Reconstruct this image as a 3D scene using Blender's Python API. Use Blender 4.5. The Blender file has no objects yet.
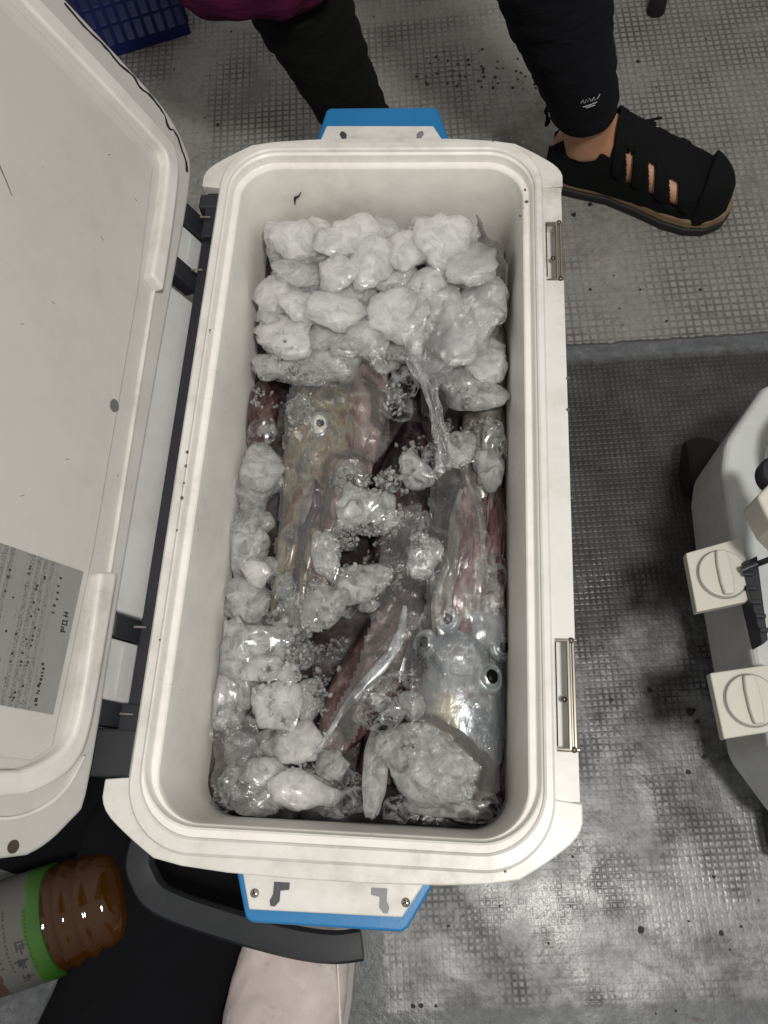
import bpy, bmesh, math, random
import numpy as np
from mathutils import Vector, Matrix, noise, Euler
from mathutils.bvhtree import BVHTree
random.seed(7)
PI = math.pi
sc = bpy.context.scene
# ------------------------------------------------------------------ camera, world, lamp
FPX, CAM = 823.926, Vector((0.0685, -0.2894, 0.9463))
cam_d = bpy.data.cameras.new('camera'); cam = bpy.data.objects.new('camera', cam_d); sc.collection.objects.link(cam)
cam_d.sensor_fit = 'HORIZONTAL'; cam_d.sensor_width = 36; cam_d.lens = FPX / 768 * 36
cam_d.clip_start = 0.01; cam_d.clip_end = 200
MC = (Matrix.Rotation(0.051624, 3, 'Z') @ Matrix.Rotation(0.057635, 3, 'Y') @ Matrix.Rotation(0.364747, 3, 'X'))
cam.matrix_world = Matrix.Translation(CAM) @ MC.to_4x4()
sc.camera = cam
w = bpy.data.worlds.new('World'); sc.world = w; w.use_nodes = True
wn = w.node_tree.nodes; wl = w.node_tree.links
bg = wn['Background']
tc = wn.new('ShaderNodeTexCoord'); sx = wn.new('ShaderNodeSeparateXYZ'); wl.new(tc.outputs['Generated'], sx.inputs[0])
rp = wn.new('ShaderNodeValToRGB'); wl.new(sx.outputs['Z'], rp.inputs[0])
rp.color_ramp.elements[0].position = 0.0; rp.color_ramp.elements[0].color = (0.30, 0.30, 0.31, 1)
rp.color_ramp.elements[1].position = 0.75; rp.color_ramp.elements[1].color = (1, 0.975, 0.925, 1)
wl.new(rp.outputs[0], bg.inputs[0]); bg.inputs[1].default_value = 0.45
def lamp(name, loc, tgt, size, power, col):
    ld = bpy.data.lights.new(name, 'AREA'); ld.shape = 'DISK'; ld.size = size; ld.energy = power; ld.color = col
    o = bpy.data.objects.new(name, ld); sc.collection.objects.link(o); o.location = loc
    o.rotation_euler = (Vector(tgt) - Vector(loc)).to_track_quat('-Z', 'Y').to_euler(); return o
lamp('deck_lamp', (0.42, -0.50, 2.05), (0.1, -0.1, 0), 0.26, 25, (1, 0.97, 0.91))
sc.view_settings.view_transform = 'Standard'; sc.view_settings.look = 'None'
sc.view_settings.exposure = 0.0; sc.view_settings.gamma = 1.0
sc.cycles.transparent_max_bounces = 16; sc.cycles.max_bounces = 10
sc.cycles.caustics_reflective = False; sc.cycles.caustics_refractive = False

def at(u, v, z):
    """point of the deck scene at height z seen through photo pixel u, v"""
    d = MC @ Vector(((u - 384) / FPX, -(v - 512) / FPX, -1)); t = (z - CAM.z) / d.z
    return CAM + d * t
def depth(p):
    return -((MC.transposed() @ (Vector(p) - CAM)).z)
def mpp(p):
    return depth(p) / FPX
# ------------------------------------------------------------------ materials
MATS = {}
class NT:
    def __init__(s, name):
        s.m = bpy.data.materials.new(name); s.m.use_nodes = True; s.t = s.m.node_tree; s.n = s.t.nodes; s.l = s.t.links
        s.b = s.n['Principled BSDF']; s.out = s.n['Material Output']
        MATS[name] = s.m
    def node(s, typ, **kw):
        x = s.n.new(typ)
        for k, v in kw.items():
            if k.startswith('i_'): x.inputs[k[2:].replace('_', ' ')].default_value = v
            else: setattr(x, k, v)
        return x
    def link(s, a, b): s.l.new(a, b)
    def coords(s, scale=(1, 1, 1), kind='Object', rot=(0, 0, 0)):
        t = s.node('ShaderNodeTexCoord'); mp = s.node('ShaderNodeMapping')
        mp.inputs['Scale'].default_value = scale; mp.inputs['Rotation'].default_value = rot
        s.link(t.outputs[kind], mp.inputs[0]); return mp.outputs[0]
    def noise(s, vec, scale, detail=4, rough=.55, dist=0):
        x = s.node('ShaderNodeTexNoise'); x.inputs['Scale'].default_value = scale; x.inputs['Detail'].default_value = detail
        x.inputs['Roughness'].default_value = rough; x.inputs['Distortion'].default_value = dist
        s.link(vec, x.inputs['Vector']); return x.outputs['Fac']
    def ramp(s, fac, stops):
        r = s.node('ShaderNodeValToRGB'); e = r.color_ramp.elements
        fix = lambda c: (c if len(c) == 4 else (*c, 1)) if hasattr(c, '__len__') else (c, c, c, 1)
        e[1].position = 1.0; e[0].position = stops[0][0]; e[0].color = fix(stops[0][1])
        e[1].position = stops[-1][0]; e[1].color = fix(stops[-1][1])
        for p, c in stops[1:-1]: e.new(p).color = fix(c)
        s.link(fac, r.inputs[0]); return r.outputs[0]
    def mix(s, fac, a, b, mode='MIX'):
        x = s.node('ShaderNodeMix', data_type='RGBA', blend_type=mode)
        for sock, val in ((x.inputs[0], fac), (x.inputs[6], a), (x.inputs[7], b)):
            if hasattr(val, 'is_linked') or hasattr(val, 'links'): s.link(val, sock)
            elif hasattr(val, '__len__'): sock.default_value = (*val, 1) if len(val) == 3 else val
            else: sock.default_value = val
        return x.outputs[2]
    def math(s, op, a, b=None, c=None, clamp=False):
        x = s.node('ShaderNodeMath', operation=op, use_clamp=clamp)
        for i, v in enumerate((a, b, c)):
            if v is None: continue
            if hasattr(v, 'links'): s.link(v, x.inputs[i])
            else: x.inputs[i].default_value = v
        return x.outputs[0]
    def bump(s, h, strength=.3, dist=.001):
        x = s.node('ShaderNodeBump'); x.inputs['Strength'].default_value = strength; x.inputs['Distance'].default_value = dist
        s.link(h, x.inputs['Height']); s.link(x.outputs[0], s.b.inputs['Normal']); return x
    def set(s, **kw):
        for k, v in kw.items():
            sock = s.b.inputs[k.replace('_', ' ')]
            if hasattr(v, 'links'): s.link(v, sock)
            else: sock.default_value = (*v, 1) if (hasattr(v, '__len__') and len(v) == 3 and sock.type == 'RGBA') else v
        return s

def plastic(name, col, rough=.38, dirt=.25, speck=True, dirtcol=(.32, .27, .22)):
    m = NT(name); c = m.coords()
    n1 = m.noise(c, 5, 6, .65); n2 = m.noise(c, 40, 5, .7)
    f = m.math('MULTIPLY', m.ramp(n1, [(.42, 0), (.75, 1)]), m.ramp(n2, [(.35, .2), (.7, 1)]))
    f = m.math('MULTIPLY', f, dirt)
    base = m.mix(f, col, dirtcol)
    if speck:
        v = m.node('ShaderNodeTexVoronoi'); v.inputs['Scale'].default_value = 46; m.link(c, v.inputs['Vector'])
        sp = m.ramp(v.outputs['Distance'], [(.028, 1), (.05, 0)])
        gate = m.ramp(m.noise(c, 9, 2), [(.60, 0), (.66, 1)])
        base = m.mix(m.math('MULTIPLY', sp, m.math('MULTIPLY', gate, .75)), base, (.07, .055, .05))
        # long faint scuffs
        cs = m.coords((3, 60, 8), rot=(0, 0, .5)); sc_ = m.ramp(m.noise(cs, 4, 3, .6), [(.69, 0), (.74, 1)])
        base = m.mix(m.math('MULTIPLY', sc_, .22), base, dirtcol)
    r = m.math('ADD', m.math('MULTIPLY', n2, .25), rough - .12)
    m.set(Base_Color=base, Roughness=r, IOR=1.46)
    m.bump(m.noise(c, 260, 3), .10, .0006)
    return m.m
WHITE = plastic('aged_white_plastic', (.70, .685, .655), .36, .85)
LINER = plastic('cooler_liner_plastic', (.84, .812, .765), .40, .45, True, (.30, .25, .20))
LIDW = plastic('lid_plastic', (.55, .54, .515), .42, .45)
RIMW = plastic('rim_plastic', (.74, .72, .69), .33, .75)
COVER = plastic('hinge_cover_plastic', (.60, .61, .60), .38, .5, True)
CREAM = plastic('cream_plastic', (.56, .54, .48), .4, .2, False)
GREYP = plastic('pale_grey_plastic', (.55, .57, .57), .42, .45)
BLACKP = plastic('black_plastic', (.018, .018, .024), .42, .12, False, (.08, .07, .07))
DARKH = plastic('dark_handle_rubber', (.011, .013, .017), .5, .3, False, (.07, .07, .08))
RUBBER = plastic('black_rubber', (.012, .012, .012), .6, .2, False, (.05, .045, .04))
BLUEP = plastic('blue_plastic', (.020, .18, .42), .3, .3, False, (.02, .10, .22))
CRATEB = plastic('dark_blue_plastic', (.008, .014, .10), .35, .3, False, (.01, .01, .05))
SLATE = plastic('dark_hinge_plastic', (.022, .022, .027), .5, .3, False, (.08, .075, .07))
def simple(name, col, rough=.5, metal=0, bump=None, var=.15, bscale=80):
    m = NT(name); c = m.coords(); n = m.noise(c, 30, 4)
    m.set(Base_Color=m.mix(m.math('MULTIPLY', n, 1.0), tuple(x * (1 - var) for x in col), tuple(min(1, x * (1 + var)) for x in col)), Roughness=rough, Metallic=metal)
    if bump: m.bump(m.noise(c, bscale, 4), .5, bump)
    return m.m
STEEL = simple('stained_steel', (.42, .38, .33), .3, .9)
DSTEEL = simple('tarnished_steel', (.16, .13, .11), .4, .85)
INK = simple('dark_ink', (.03, .03, .035), .6)
GRIME = simple('black_grime', (.015, .013, .012), .7)
SKIN = NT('skin'); _c = SKIN.coords(); _n = SKIN.noise(_c, 14, 4)
SKIN.set(Base_Color=SKIN.mix(_n, (.42, .20, .11), (.62, .35, .21)), Roughness=.5, Subsurface_Weight=.15, Subsurface_Radius=(.01, .004, .002)); SKIN.bump(SKIN.noise(_c, 150, 3), .3, .0006); SKIN = SKIN.m
def cloth(name, col, w=900):
    m = NT(name); c = m.coords()
    n = m.noise(c, 12, 5, .6); wv = m.node('ShaderNodeTexWave'); wv.inputs['Scale'].default_value = w / 3; wv.inputs['Distortion'].default_value = 1.5
    m.link(c, wv.inputs['Vector'])
    m.set(Base_Color=m.mix(n, tuple(x * .6 for x in col), tuple(x * 1.4 for x in col)), Roughness=.9)
    m.b.inputs['Specular IOR Level'].default_value = .2
    h = m.math('ADD', m.math('MULTIPLY', m.noise(m.coords((1, 1, 2.2)), 22, 3), 5), m.math('MULTIPLY', wv.outputs['Fac'], .15))
    m.bump(h, .5, .0016); return m.m
LEGGING = cloth('black_stretch_cloth', (.006, .006, .009)); TROUS = cloth('dark_cloth', (.006, .006, .006))
MAGENTA = cloth('magenta_cloth', (.075, .006, .038)); BAGC = cloth('black_bag_cloth', (.0022, .002, .0035)); SANDALC = cloth('sandal_fabric', (.0045, .0045, .005))
MIDSOLE = simple('tan_foam', (.20, .13, .075), .7, 0, .0008)
# deck -------------------------------------------------------------
def deck_mat():
    m = NT('painted_studded_deck'); m0 = m
    c = m.coords(rot=(0, 0, -math.radians(5.3)))
    s = m.node('ShaderNodeSeparateXYZ'); m.link(c, s.inputs[0]); U, V = s.outputs[0], s.outputs[1]
    warp = m.node('ShaderNodeTexNoise'); warp.inputs['Scale'].default_value = 60; m.link(c, warp.inputs['Vector'])
    def step(x, a, wd=.004): # 0 below a, 1 above
        return m.math('DIVIDE', m.math('SUBTRACT', x, a - wd / 2), wd, clamp=True)
    wob = m.math('MULTIPLY', m.math('SUBTRACT', warp.outputs['Fac'], .5), .008)
    Vw, Uw = m.math('ADD', V, wob), m.math('ADD', U, wob)
    far = step(Vw, .2885, .003)                                   # beyond the seam
    panel = m.math('MULTIPLY', m.math('MULTIPLY', step(Uw, -.019), m.math('SUBTRACT', 1, step(Vw, .262, .012))), step(Vw, -.465, .005))
    def studs(pitch, lo, hi):
        a = m.math('ABSOLUTE', m.math('SINE', m.math('MULTIPLY', U, PI / pitch)))
        b = m.math('ABSOLUTE', m.math('SINE', m.math('MULTIPLY', V, PI / pitch)))
        mn = m.math('MINIMUM', a, b)
        return m.math('DIVIDE', m.math('SUBTRACT', mn, lo), hi - lo, clamp=True)
    sp = studs(.0068, .15, .85); sf = studs(.0105, .12, .80)
    big = m.noise(c, 3.2, 5, .6, .6); mid = m.noise(c, 14, 6, .7); fine = m.noise(c, 120, 5, .7); vf = m.noise(c, 420, 3, .7)
    # colours of the panel: dark dirty paint that wears to pale grey towards the near end
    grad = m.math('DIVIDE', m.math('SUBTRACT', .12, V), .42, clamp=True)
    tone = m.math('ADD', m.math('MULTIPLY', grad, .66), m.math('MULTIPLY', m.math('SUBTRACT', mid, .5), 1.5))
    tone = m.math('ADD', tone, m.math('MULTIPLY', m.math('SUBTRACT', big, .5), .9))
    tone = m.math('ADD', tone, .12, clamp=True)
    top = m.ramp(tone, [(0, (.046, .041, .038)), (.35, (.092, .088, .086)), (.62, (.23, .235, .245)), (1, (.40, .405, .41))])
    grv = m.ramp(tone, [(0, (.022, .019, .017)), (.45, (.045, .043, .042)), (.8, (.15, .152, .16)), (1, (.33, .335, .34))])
    grime = m.ramp(m.noise(c, 13, 9, .85, .5), [(.50, 0), (.58, 1)]); dirtg = m.ramp(m.noise(c, 24, 4, .6), [(.50, 0), (.60, 1)])
    grv = m.mix(m.math('MULTIPLY', dirtg, .85), grv, (.045, .045, .048))
    gm = m.math('MAXIMUM', m.ramp(m.noise(c, 11, 5, .7), [(.49, 0.02), (.60, 1)]), m.math('SUBTRACT', .80, m.math('MULTIPLY', grad, 1.1), clamp=True))
    grv = m.mix(gm, m.mix(1.0, top, (.93, .93, .93), 'MULTIPLY'), grv)
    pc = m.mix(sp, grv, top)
    pc = m.mix(m.math('MULTIPLY', grime, .50), pc, (.034, .031, .030))
    # far deck: pale paint with worn patches of studs
    fp = m.ramp(m.noise(c, 2.6, 4, .55, .8), [(.42, 0), (.52, 1)])
    right = m.math('MAXIMUM', fp, m.math('MULTIPLY', m.math('DIVIDE', m.math('SUBTRACT', U, .32), .05, clamp=True), m.ramp(m.noise(c, 7, 5, .7), [(.34, .15), (.52, .85)])))
    fc1 = m.ramp(mid, [(.25, (.21, .203, .185)), (.6, (.275, .268, .247)), (.85, (.32, .312, .29))])
    stain = m.ramp(m.noise(c, 5, 6, .7, 1.0), [(.56, 0), (.68, 1)])
    fc1 = m.mix(m.math('MULTIPLY', stain, .65), fc1, (.085, .062, .052))
    fgrv = m.ramp(m.noise(c, 10, 5), [(.35, (.065, .06, .056)), (.65, (.19, .185, .178))])
    fc = m.mix(m.math('MULTIPLY', right, m.math('SUBTRACT', 1, sf)), fc1, fgrv)
    # smooth borders
    bc = m.ramp(m.noise(c, 30, 7, .75), [(.3, (.075, .08, .088)), (.55, (.12, .127, .135)), (.8, (.23, .235, .24))])
    rust = m.ramp(m.noise(m.coords((1, 3, 1)), 22, 4, .6), [(.63, 0), (.68, 1)])
    bc = m.mix(m.math('MULTIPLY', rust, .6), bc, (.07, .035, .025))
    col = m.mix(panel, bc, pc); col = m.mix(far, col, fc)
    seam = m.math('MULTIPLY', step(Vw, .2865, .001), m.math('SUBTRACT', 1, step(Vw, .2895, .001)))
    col = m.mix(m.math('MULTIPLY', seam, .8), col, (.035, .028, .024))
    # black specks
    vo = m.node('ShaderNodeTexVoronoi'); vo.inputs['Scale'].default_value = 55; m.link(c, vo.inputs['Vector'])
    spk = m.math('MULTIPLY', m.ramp(vo.outputs['Distance'], [(.07, 1), (.13, 0)]), m.ramp(m.noise(c, 17, 3), [(.56, 0), (.64, 1)]))
    col = m.mix(m.math('MULTIPLY', spk, .8), col, (.02, .018, .016))
    col = m.mix(m.math('MULTIPLY', m.ramp(fine, [(.3, 1), (.55, 0)]), .35), col, (.04, .038, .036))
    wet = m.ramp(m.noise(c, 7, 4, .6), [(.40, 0), (.62, 1)])
    wetp = m.math('MULTIPLY', m.math('SUBTRACT', 1, far), m.math('ADD', m.math('MULTIPLY', wet, .7), .3))
    wetp = m.math('MULTIPLY', wetp, m.ramp(vf, [(.3, .6), (.6, 1)]))
    rough = m.math('SUBTRACT', .62, m.math('MULTIPLY', wetp, .42))
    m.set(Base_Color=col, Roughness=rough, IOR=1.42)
    hs = m.math('ADD', m.math('MULTIPLY', m.math('MULTIPLY', panel, sp), m.math('ADD', m.math('MULTIPLY', gm, .42), .07)), m.math('MULTIPLY', m.math('MULTIPLY', far, m.math('MULTIPLY', right, sf)), .6))
    hs = m.math('ADD', hs, m.math('MULTIPLY', fine, .35)); hs = m.math('ADD', hs, m.math('MULTIPLY', vf, .10))
    hs = m.math('ADD', hs, m.math('MULTIPLY', m.noise(c, 45, 3), .55))
    m.bump(hs, .9, .0012)
    return m.m
DECK = deck_mat()
# ice ---------------------------------------------------------------
def ice_mat(name, tint, trans, rough, ss=.0, bs=1.0):
    m = NT(name); g = m.node('ShaderNodeNewGeometry'); oi = m.node('ShaderNodeObjectInfo')
    t = m.node('ShaderNodeTexCoord'); add = m.node('ShaderNodeVectorMath', operation='ADD')
    m.link(g.outputs['Position'], add.inputs[0]); add.inputs[1].default_value = (0, 0, 0)
    P_ = add.outputs[0]
    n1 = m.noise(P_, 55, 5, .65, .5); n2 = m.noise(P_, 190, 5, .7); n3 = m.noise(P_, 600, 3, .7)
    v = m.node('ShaderNodeTexVoronoi', feature='DISTANCE_TO_EDGE'); v.inputs['Scale'].default_value = 70; v.inputs['Randomness'].default_value = 1
    wv = m.node('ShaderNodeVectorMath', operation='ADD'); nn = m.node('ShaderNodeTexNoise'); nn.inputs['Scale'].default_value = 90; m.link(P_, nn.inputs['Vector'])
    sc3 = m.node('ShaderNodeVectorMath', operation='SCALE'); m.link(nn.outputs['Color'], sc3.inputs[0]); sc3.inputs[3].default_value = .02
    m.link(P_, wv.inputs[0]); m.link(sc3.outputs[0], wv.inputs[1]); m.link(wv.outputs[0], v.inputs['Vector'])
    col = m.mix(n1, tuple(x * .93 for x in tint), tint)
    r = m.math('ADD', m.math('MULTIPLY', n2, .18), rough)
    m.set(Base_Color=col, Roughness=r, IOR=1.31, Transmission_Weight=trans * .5, Subsurface_Weight=1.0, Subsurface_Radius=(.040, .042, .043), Subsurface_Scale=.7, Coat_Weight=.5, Coat_Roughness=.06)
    h = m.math('ADD', m.math('MULTIPLY', n2, .45), m.math('MULTIPLY', n3, .12))
    h = m.math('ADD', h, m.math('MULTIPLY', n1, .9))
    m.bump(h, .7, .0026 * bs)
    b2 = [x for x in m.n if x.type == 'BUMP'][0]
    tr = m.node('ShaderNodeBsdfTransparent'); tr.inputs['Color'].default_value = (.97, .98, .985, 1)
    lw = m.node('ShaderNodeLayerWeight'); lw.inputs['Blend'].default_value = .5
    fr = m.ramp(m.noise(P_, 75, 5, .65, .8), [(.38, 0), (.60, 1)])
    f = m.math('MULTIPLY', m.math('ADD', m.math('MULTIPLY', m.math('SUBTRACT', 1, fr), trans), trans * .55), m.math('SUBTRACT', 1, m.math('MULTIPLY', lw.outputs['Facing'], .8)), clamp=True)
    mx = m.node('ShaderNodeMixShader'); m.link(f, mx.inputs[0]); m.link(m.b.outputs[0], mx.inputs[1]); m.link(tr.outputs[0], mx.inputs[2]); m.link(mx.outputs[0], m.out.inputs[0])
    return m.m
ICE = ice_mat('frosted_ice', (.76, .77, .765), .55, .08, bs=.5)
ICEC = ice_mat('clear_ice', (.68, .70, .70), .90, .04, bs=.7)
ICEW = ice_mat('white_ice', (.93, .93, .92), .36, .09, bs=.30)
CRUSH = ice_mat('crushed_ice', (.80, .82, .83), .25, .12)
def slush_mat():
    m = NT('meltwater'); c = m.coords(); n = m.noise(c, 22, 5, .65, .6)
    m.set(Base_Color=m.ramp(n, [(.35, (.012, .008, .008)), (.5, (.035, .027, .026)), (.7, (.12, .112, .11))]), Roughness=.12, IOR=1.33)
    m.bump(m.noise(c, 70, 5), .6, .003); return m.m
SLUSH = slush_mat()
def film_mat():
    m = NT('clear_plastic_film'); g = m.node('ShaderNodeNewGeometry')
    n1 = m.noise(g.outputs['Position'], 45, 3, .6, 2.2); n2 = m.noise(g.outputs['Position'], 160, 4, .65, 1.2)
    b = m.node('ShaderNodeBump'); b.inputs['Strength'].default_value = 1; b.inputs['Distance'].default_value = .0017
    rd = m.math('ABSOLUTE', m.math('SUBTRACT', n1, .5)); rd2 = m.math('ABSOLUTE', m.math('SUBTRACT', n2, .5))
    m.link(m.math('ADD', m.math('MULTIPLY', rd, -2.2), m.math('MULTIPLY', rd2, -.7)), b.inputs['Height'])
    gl = m.node('ShaderNodeBsdfGlossy'); gl.inputs['Roughness'].default_value = .11; gl.inputs['Color'].default_value = (1, 1, 1, 1); m.link(b.outputs[0], gl.inputs['Normal'])
    tr = m.node('ShaderNodeBsdfTransparent'); tr.inputs['Color'].default_value = (.985, .985, .99, 1)
    df = m.node('ShaderNodeBsdfDiffuse'); df.inputs['Color'].default_value = (.80, .80, .80, 1); m.link(b.outputs[0], df.inputs['Normal'])
    lw = m.node('ShaderNodeLayerWeight'); lw.inputs['Blend'].default_value = .30
    lb2 = m.node('ShaderNodeLayerWeight'); lb2.inputs['Blend'].default_value = .3; m.link(b.outputs[0], lb2.inputs['Normal'])
    mx = m.node('ShaderNodeMixShader'); m.link(m.math('ADD', m.math('ADD', m.math('MULTIPLY', lw.outputs['Fresnel'], .8), m.math('MULTIPLY', lb2.outputs['Fresnel'], .25)), .045, clamp=True), mx.inputs[0])
    m.link(tr.outputs[0], mx.inputs[1]); m.link(gl.outputs[0], mx.inputs[2])
    mx2 = m.node('ShaderNodeMixShader')
    ridge = m.ramp(n1, [(.49, 0), (.5, 1), (.51, 0)])
    m.link(m.math('ADD', m.math('MULTIPLY', lw.outputs['Facing'], .20), m.math('ADD', m.math('MULTIPLY', ridge, .10), .02)), mx2.inputs[0])
    m.link(mx.outputs[0], mx2.inputs[1]); m.link(df.outputs[0], mx2.inputs[2]); m.link(mx2.outputs[0], m.out.inputs[0]); return m.m
FILM = film_mat()
def flesh(name, stops, wet=.16, streak=1.0, spot=.35, iri=.0, patch=False):
    m = NT(name); g = m.node('ShaderNodeNewGeometry'); mp = m.node('ShaderNodeMapping'); mp.inputs['Scale'].default_value = (1.4, .75, 1); m.link(g.outputs['Position'], mp.inputs[0])
    n = m.noise(mp.outputs[0], 42, 5, .6, .7); n2 = m.noise(g.outputs['Position'], 500, 3, .8); n3 = m.noise(g.outputs['Position'], 25, 3)
    col = m.ramp(n, stops)
    col = m.mix(m.math('MULTIPLY', m.ramp(n2, [(.56, 0), (.66, 1)]), spot), col, (.09, .025, .03))
    if patch:   # pale cream belly skin showing on the silver squid
        for (u_, v_), (a_, b_) in (((443, 728), (62, 26)), ((450, 752), (60, 34)), ((470, 768), (70, 40)), ((446, 708), (75, 60))):
            pc = at(u_, v_, .245); sb = m.node('ShaderNodeVectorMath', operation='SUBTRACT'); m.link(g.outputs['Position'], sb.inputs[0]); sb.inputs[1].default_value = pc
            ml = m.node('ShaderNodeVectorMath', operation='MULTIPLY'); m.link(sb.outputs[0], ml.inputs[0]); ml.inputs[1].default_value = (a_, b_, 0)
            ln = m.node('ShaderNodeVectorMath', operation='LENGTH'); m.link(ml.outputs[0], ln.inputs[0])
            dd = m.math('ADD', ln.outputs['Value'], m.math('MULTIPLY', m.math('SUBTRACT', n3, .5), .7))
            col = m.mix(m.math('MULTIPLY', m.ramp(dd, [(.45, 1), (1.0, 0)]), .8), col, (.40, .36, .28))
    m.set(Base_Color=col, Roughness=wet, IOR=1.4, Subsurface_Weight=.12, Subsurface_Radius=(.006, .003, .002), Coat_Weight=.4, Coat_Roughness=.1)
    if iri: m.set(Metallic=iri)
    m.bump(m.math('ADD', m.noise(mp.outputs[0], 70, 4), m.math('MULTIPLY', n2, .1)), .5, .0022)
    return m.m
SQ_SILVER = flesh('silver_squid_skin', [(.25, (.055, .070, .085)), (.42, (.15, .175, .195)), (.58, (.27, .29, .30)), (.75, (.15, .12, .12))], .2, iri=.15, patch=True)
SQ_PALE = flesh('pale_squid_flesh', [(.3, (.36, .33, .28)), (.5, (.52, .49, .40)), (.7, (.40, .30, .24))], .25, spot=.2)
SQ_OLIVE = flesh('olive_squid_skin', [(.36, (.035, .030, .032)), (.44, (.11, .095, .07)), (.51, (.20, .18, .115)), (.57, (.15, .075, .04)), (.66, (.07, .02, .022))], .2)
SQ_RED = flesh('red_squid_arms', [(.35, (.05, .018, .022)), (.47, (.12, .058, .062)), (.56, (.23, .14, .14)), (.68, (.32, .28, .275))], .2)
SQ_DARK = flesh('dark_squid_skin', [(.35, (.005, .004, .006)), (.5, (.014, .010, .013)), (.62, (.05, .026, .028)), (.75, (.11, .10, .10))], .16)
SQ_BROWN = flesh('brown_squid_skin', [(.35, (.018, .008, .009)), (.48, (.055, .024, .024)), (.58, (.12, .075, .068)), (.7, (.20, .18, .17))], .16)
SQ_GREY = flesh('grey_squid_skin', [(.35, (.06, .053, .05)), (.5, (.15, .14, .12)), (.65, (.24, .23, .21))], .25)
EYEW = simple('silver_eye', (.30, .34, .35), .10, .4, .002, .5, 200); EYEG = simple('eye_ring', (.22, .25, .26), .2, .4); PUP = simple('black_pupil', (.003, .003, .003), .35); PUP.node_tree.nodes['Principled BSDF'].inputs['Specular IOR Level'].default_value = .1
AMBER = NT('amber_liquid_plastic'); AMBER.set(Base_Color=(.42, .14, .018), Roughness=.05, Transmission_Weight=.9, IOR=1.5); _c = AMBER.coords(); AMBER.bump(AMBER.noise(_c, 30, 2, .5, .3), .5, .003); AMBER = AMBER.m
def rubber_boot_mat():
    m = NT('stained_white_rubber'); c = m.coords(); n = m.noise(c, 9, 6, .7, .5); n2 = m.noise(c, 35, 5, .7)
    col = m.ramp(n, [(.32, (.74, .68, .66)), (.5, (.62, .53, .51)), (.62, (.66, .61, .58)), (.78, (.42, .35, .24))])
    col = m.mix(m.math('MULTIPLY', m.ramp(n2, [(.6, 0), (.75, 1)]), .5), col, (.16, .13, .11))
    m.set(Base_Color=col, Roughness=.35); m.bump(m.noise(c, 60, 3), .3, .001); return m.m
BOOTM = rubber_boot_mat()
# ------------------------------------------------------------------ mesh helpers
def link(name, bm, mat, parent=None, smooth=False, mods=(), sharp=48):
    me = bpy.data.meshes.new(name)
    bmesh.ops.recalc_face_normals(bm, faces=bm.faces)
    bm.to_mesh(me); bm.free()
    if smooth:
        for p in me.polygons: p.use_smooth = True
        if sharp: me.set_sharp_from_angle(angle=math.radians(sharp))
    for mt in (mat if isinstance(mat, (list, tuple)) else [mat]): me.materials.append(mt)
    o = bpy.data.objects.new(name, me); sc.collection.objects.link(o)
    if parent: o.parent = parent
    for kind, kw in mods:
        md = o.modifiers.new(kind.lower(), kind)
        for k, v in kw.items(): setattr(md, k, v)
    return o
BEV = lambda w, s=2, a=30: ('BEVEL', dict(width=w, segments=s, limit_method='ANGLE', angle_limit=math.radians(a), harden_normals=False))
SUB = lambda n: ('SUBSURF', dict(levels=n, render_levels=n))
def tag(o, label, cat, group=None, kind=None):
    o['label'] = label; o['category'] = cat
    if group: o['group'] = group
    if kind: o['kind'] = kind
    return o
def thing(name, label, cat, loc=(0, 0, 0), group=None):
    o = bpy.data.objects.new(name, None); sc.collection.objects.link(o); o.location = loc; o.empty_display_size = .05
    return tag(o, label, cat, group)
def part(o, label): o['label'] = label; return o
def box(bm, x0, x1, y0, y1, z0, z1, T=None):
    vs = [bm.verts.new((x, y, z)) for z in (z0, z1) for y in (y0, y1) for x in (x0, x1)]
    for f in ((0, 1, 3, 2), (4, 6, 7, 5), (0, 4, 5, 1), (2, 3, 7, 6), (0, 2, 6, 4), (1, 5, 7, 3)): bm.faces.new([vs[i] for i in f])
    if T is not None:
        for v in vs: v.co = T @ v.co
    return vs
def chaikin(P_, closed=True, it=2):
    for _ in range(it):
        n = len(P_); out = [] if closed else [P_[0]]
        for i in range(n if closed else n - 1):
            a, b = P_[i], P_[(i + 1) % n]; out += [(a[0] * .75 + b[0] * .25, a[1] * .75 + b[1] * .25), (a[0] * .25 + b[0] * .75, a[1] * .25 + b[1] * .75)]
        if not closed: out.append(P_[-1])
        P_ = out
    return P_
def prism(bm, pts, z0, z1, T=None):
    a = [bm.verts.new((x, y, z0)) for x, y in pts]; b = [bm.verts.new((x, y, z1)) for x, y in pts]; n = len(pts)
    bm.faces.new(a[::-1]); bm.faces.new(b)
    for i in range(n): bm.faces.new((a[i], a[(i + 1) % n], b[(i + 1) % n], b[i]))
    if T is not None:
        for v in a + b: v.co = T @ v.co
def rrect(hx, hy, r, z, n=10, cx=0, cy=0):
    out = []
    for qx, qy, a0 in ((1, 1, 0), (-1, 1, 90), (-1, -1, 180), (1, -1, 270)):
        for k in range(n + 1):
            a = math.radians(a0 + 90 * k / n); out.append((cx + qx * (hx - r) + r * math.cos(a), cy + qy * (hy - r) + r * math.sin(a), z))
    return out
def loft(bm, loops, cap0=True, cap1=True, closed=False):
    L = [[bm.verts.new(p) for p in lp] for lp in loops]; n = len(L[0])
    rng = range(len(L)) if closed else range(len(L) - 1)
    for i in rng:
        A, B = L[i], L[(i + 1) % len(L)]
        for k in range(n): bm.faces.new((A[k], A[(k + 1) % n], B[(k + 1) % n], B[k]))
    if not closed:
        if cap0: bm.faces.new(L[0][::-1])
        if cap1: bm.faces.new(L[-1])
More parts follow.
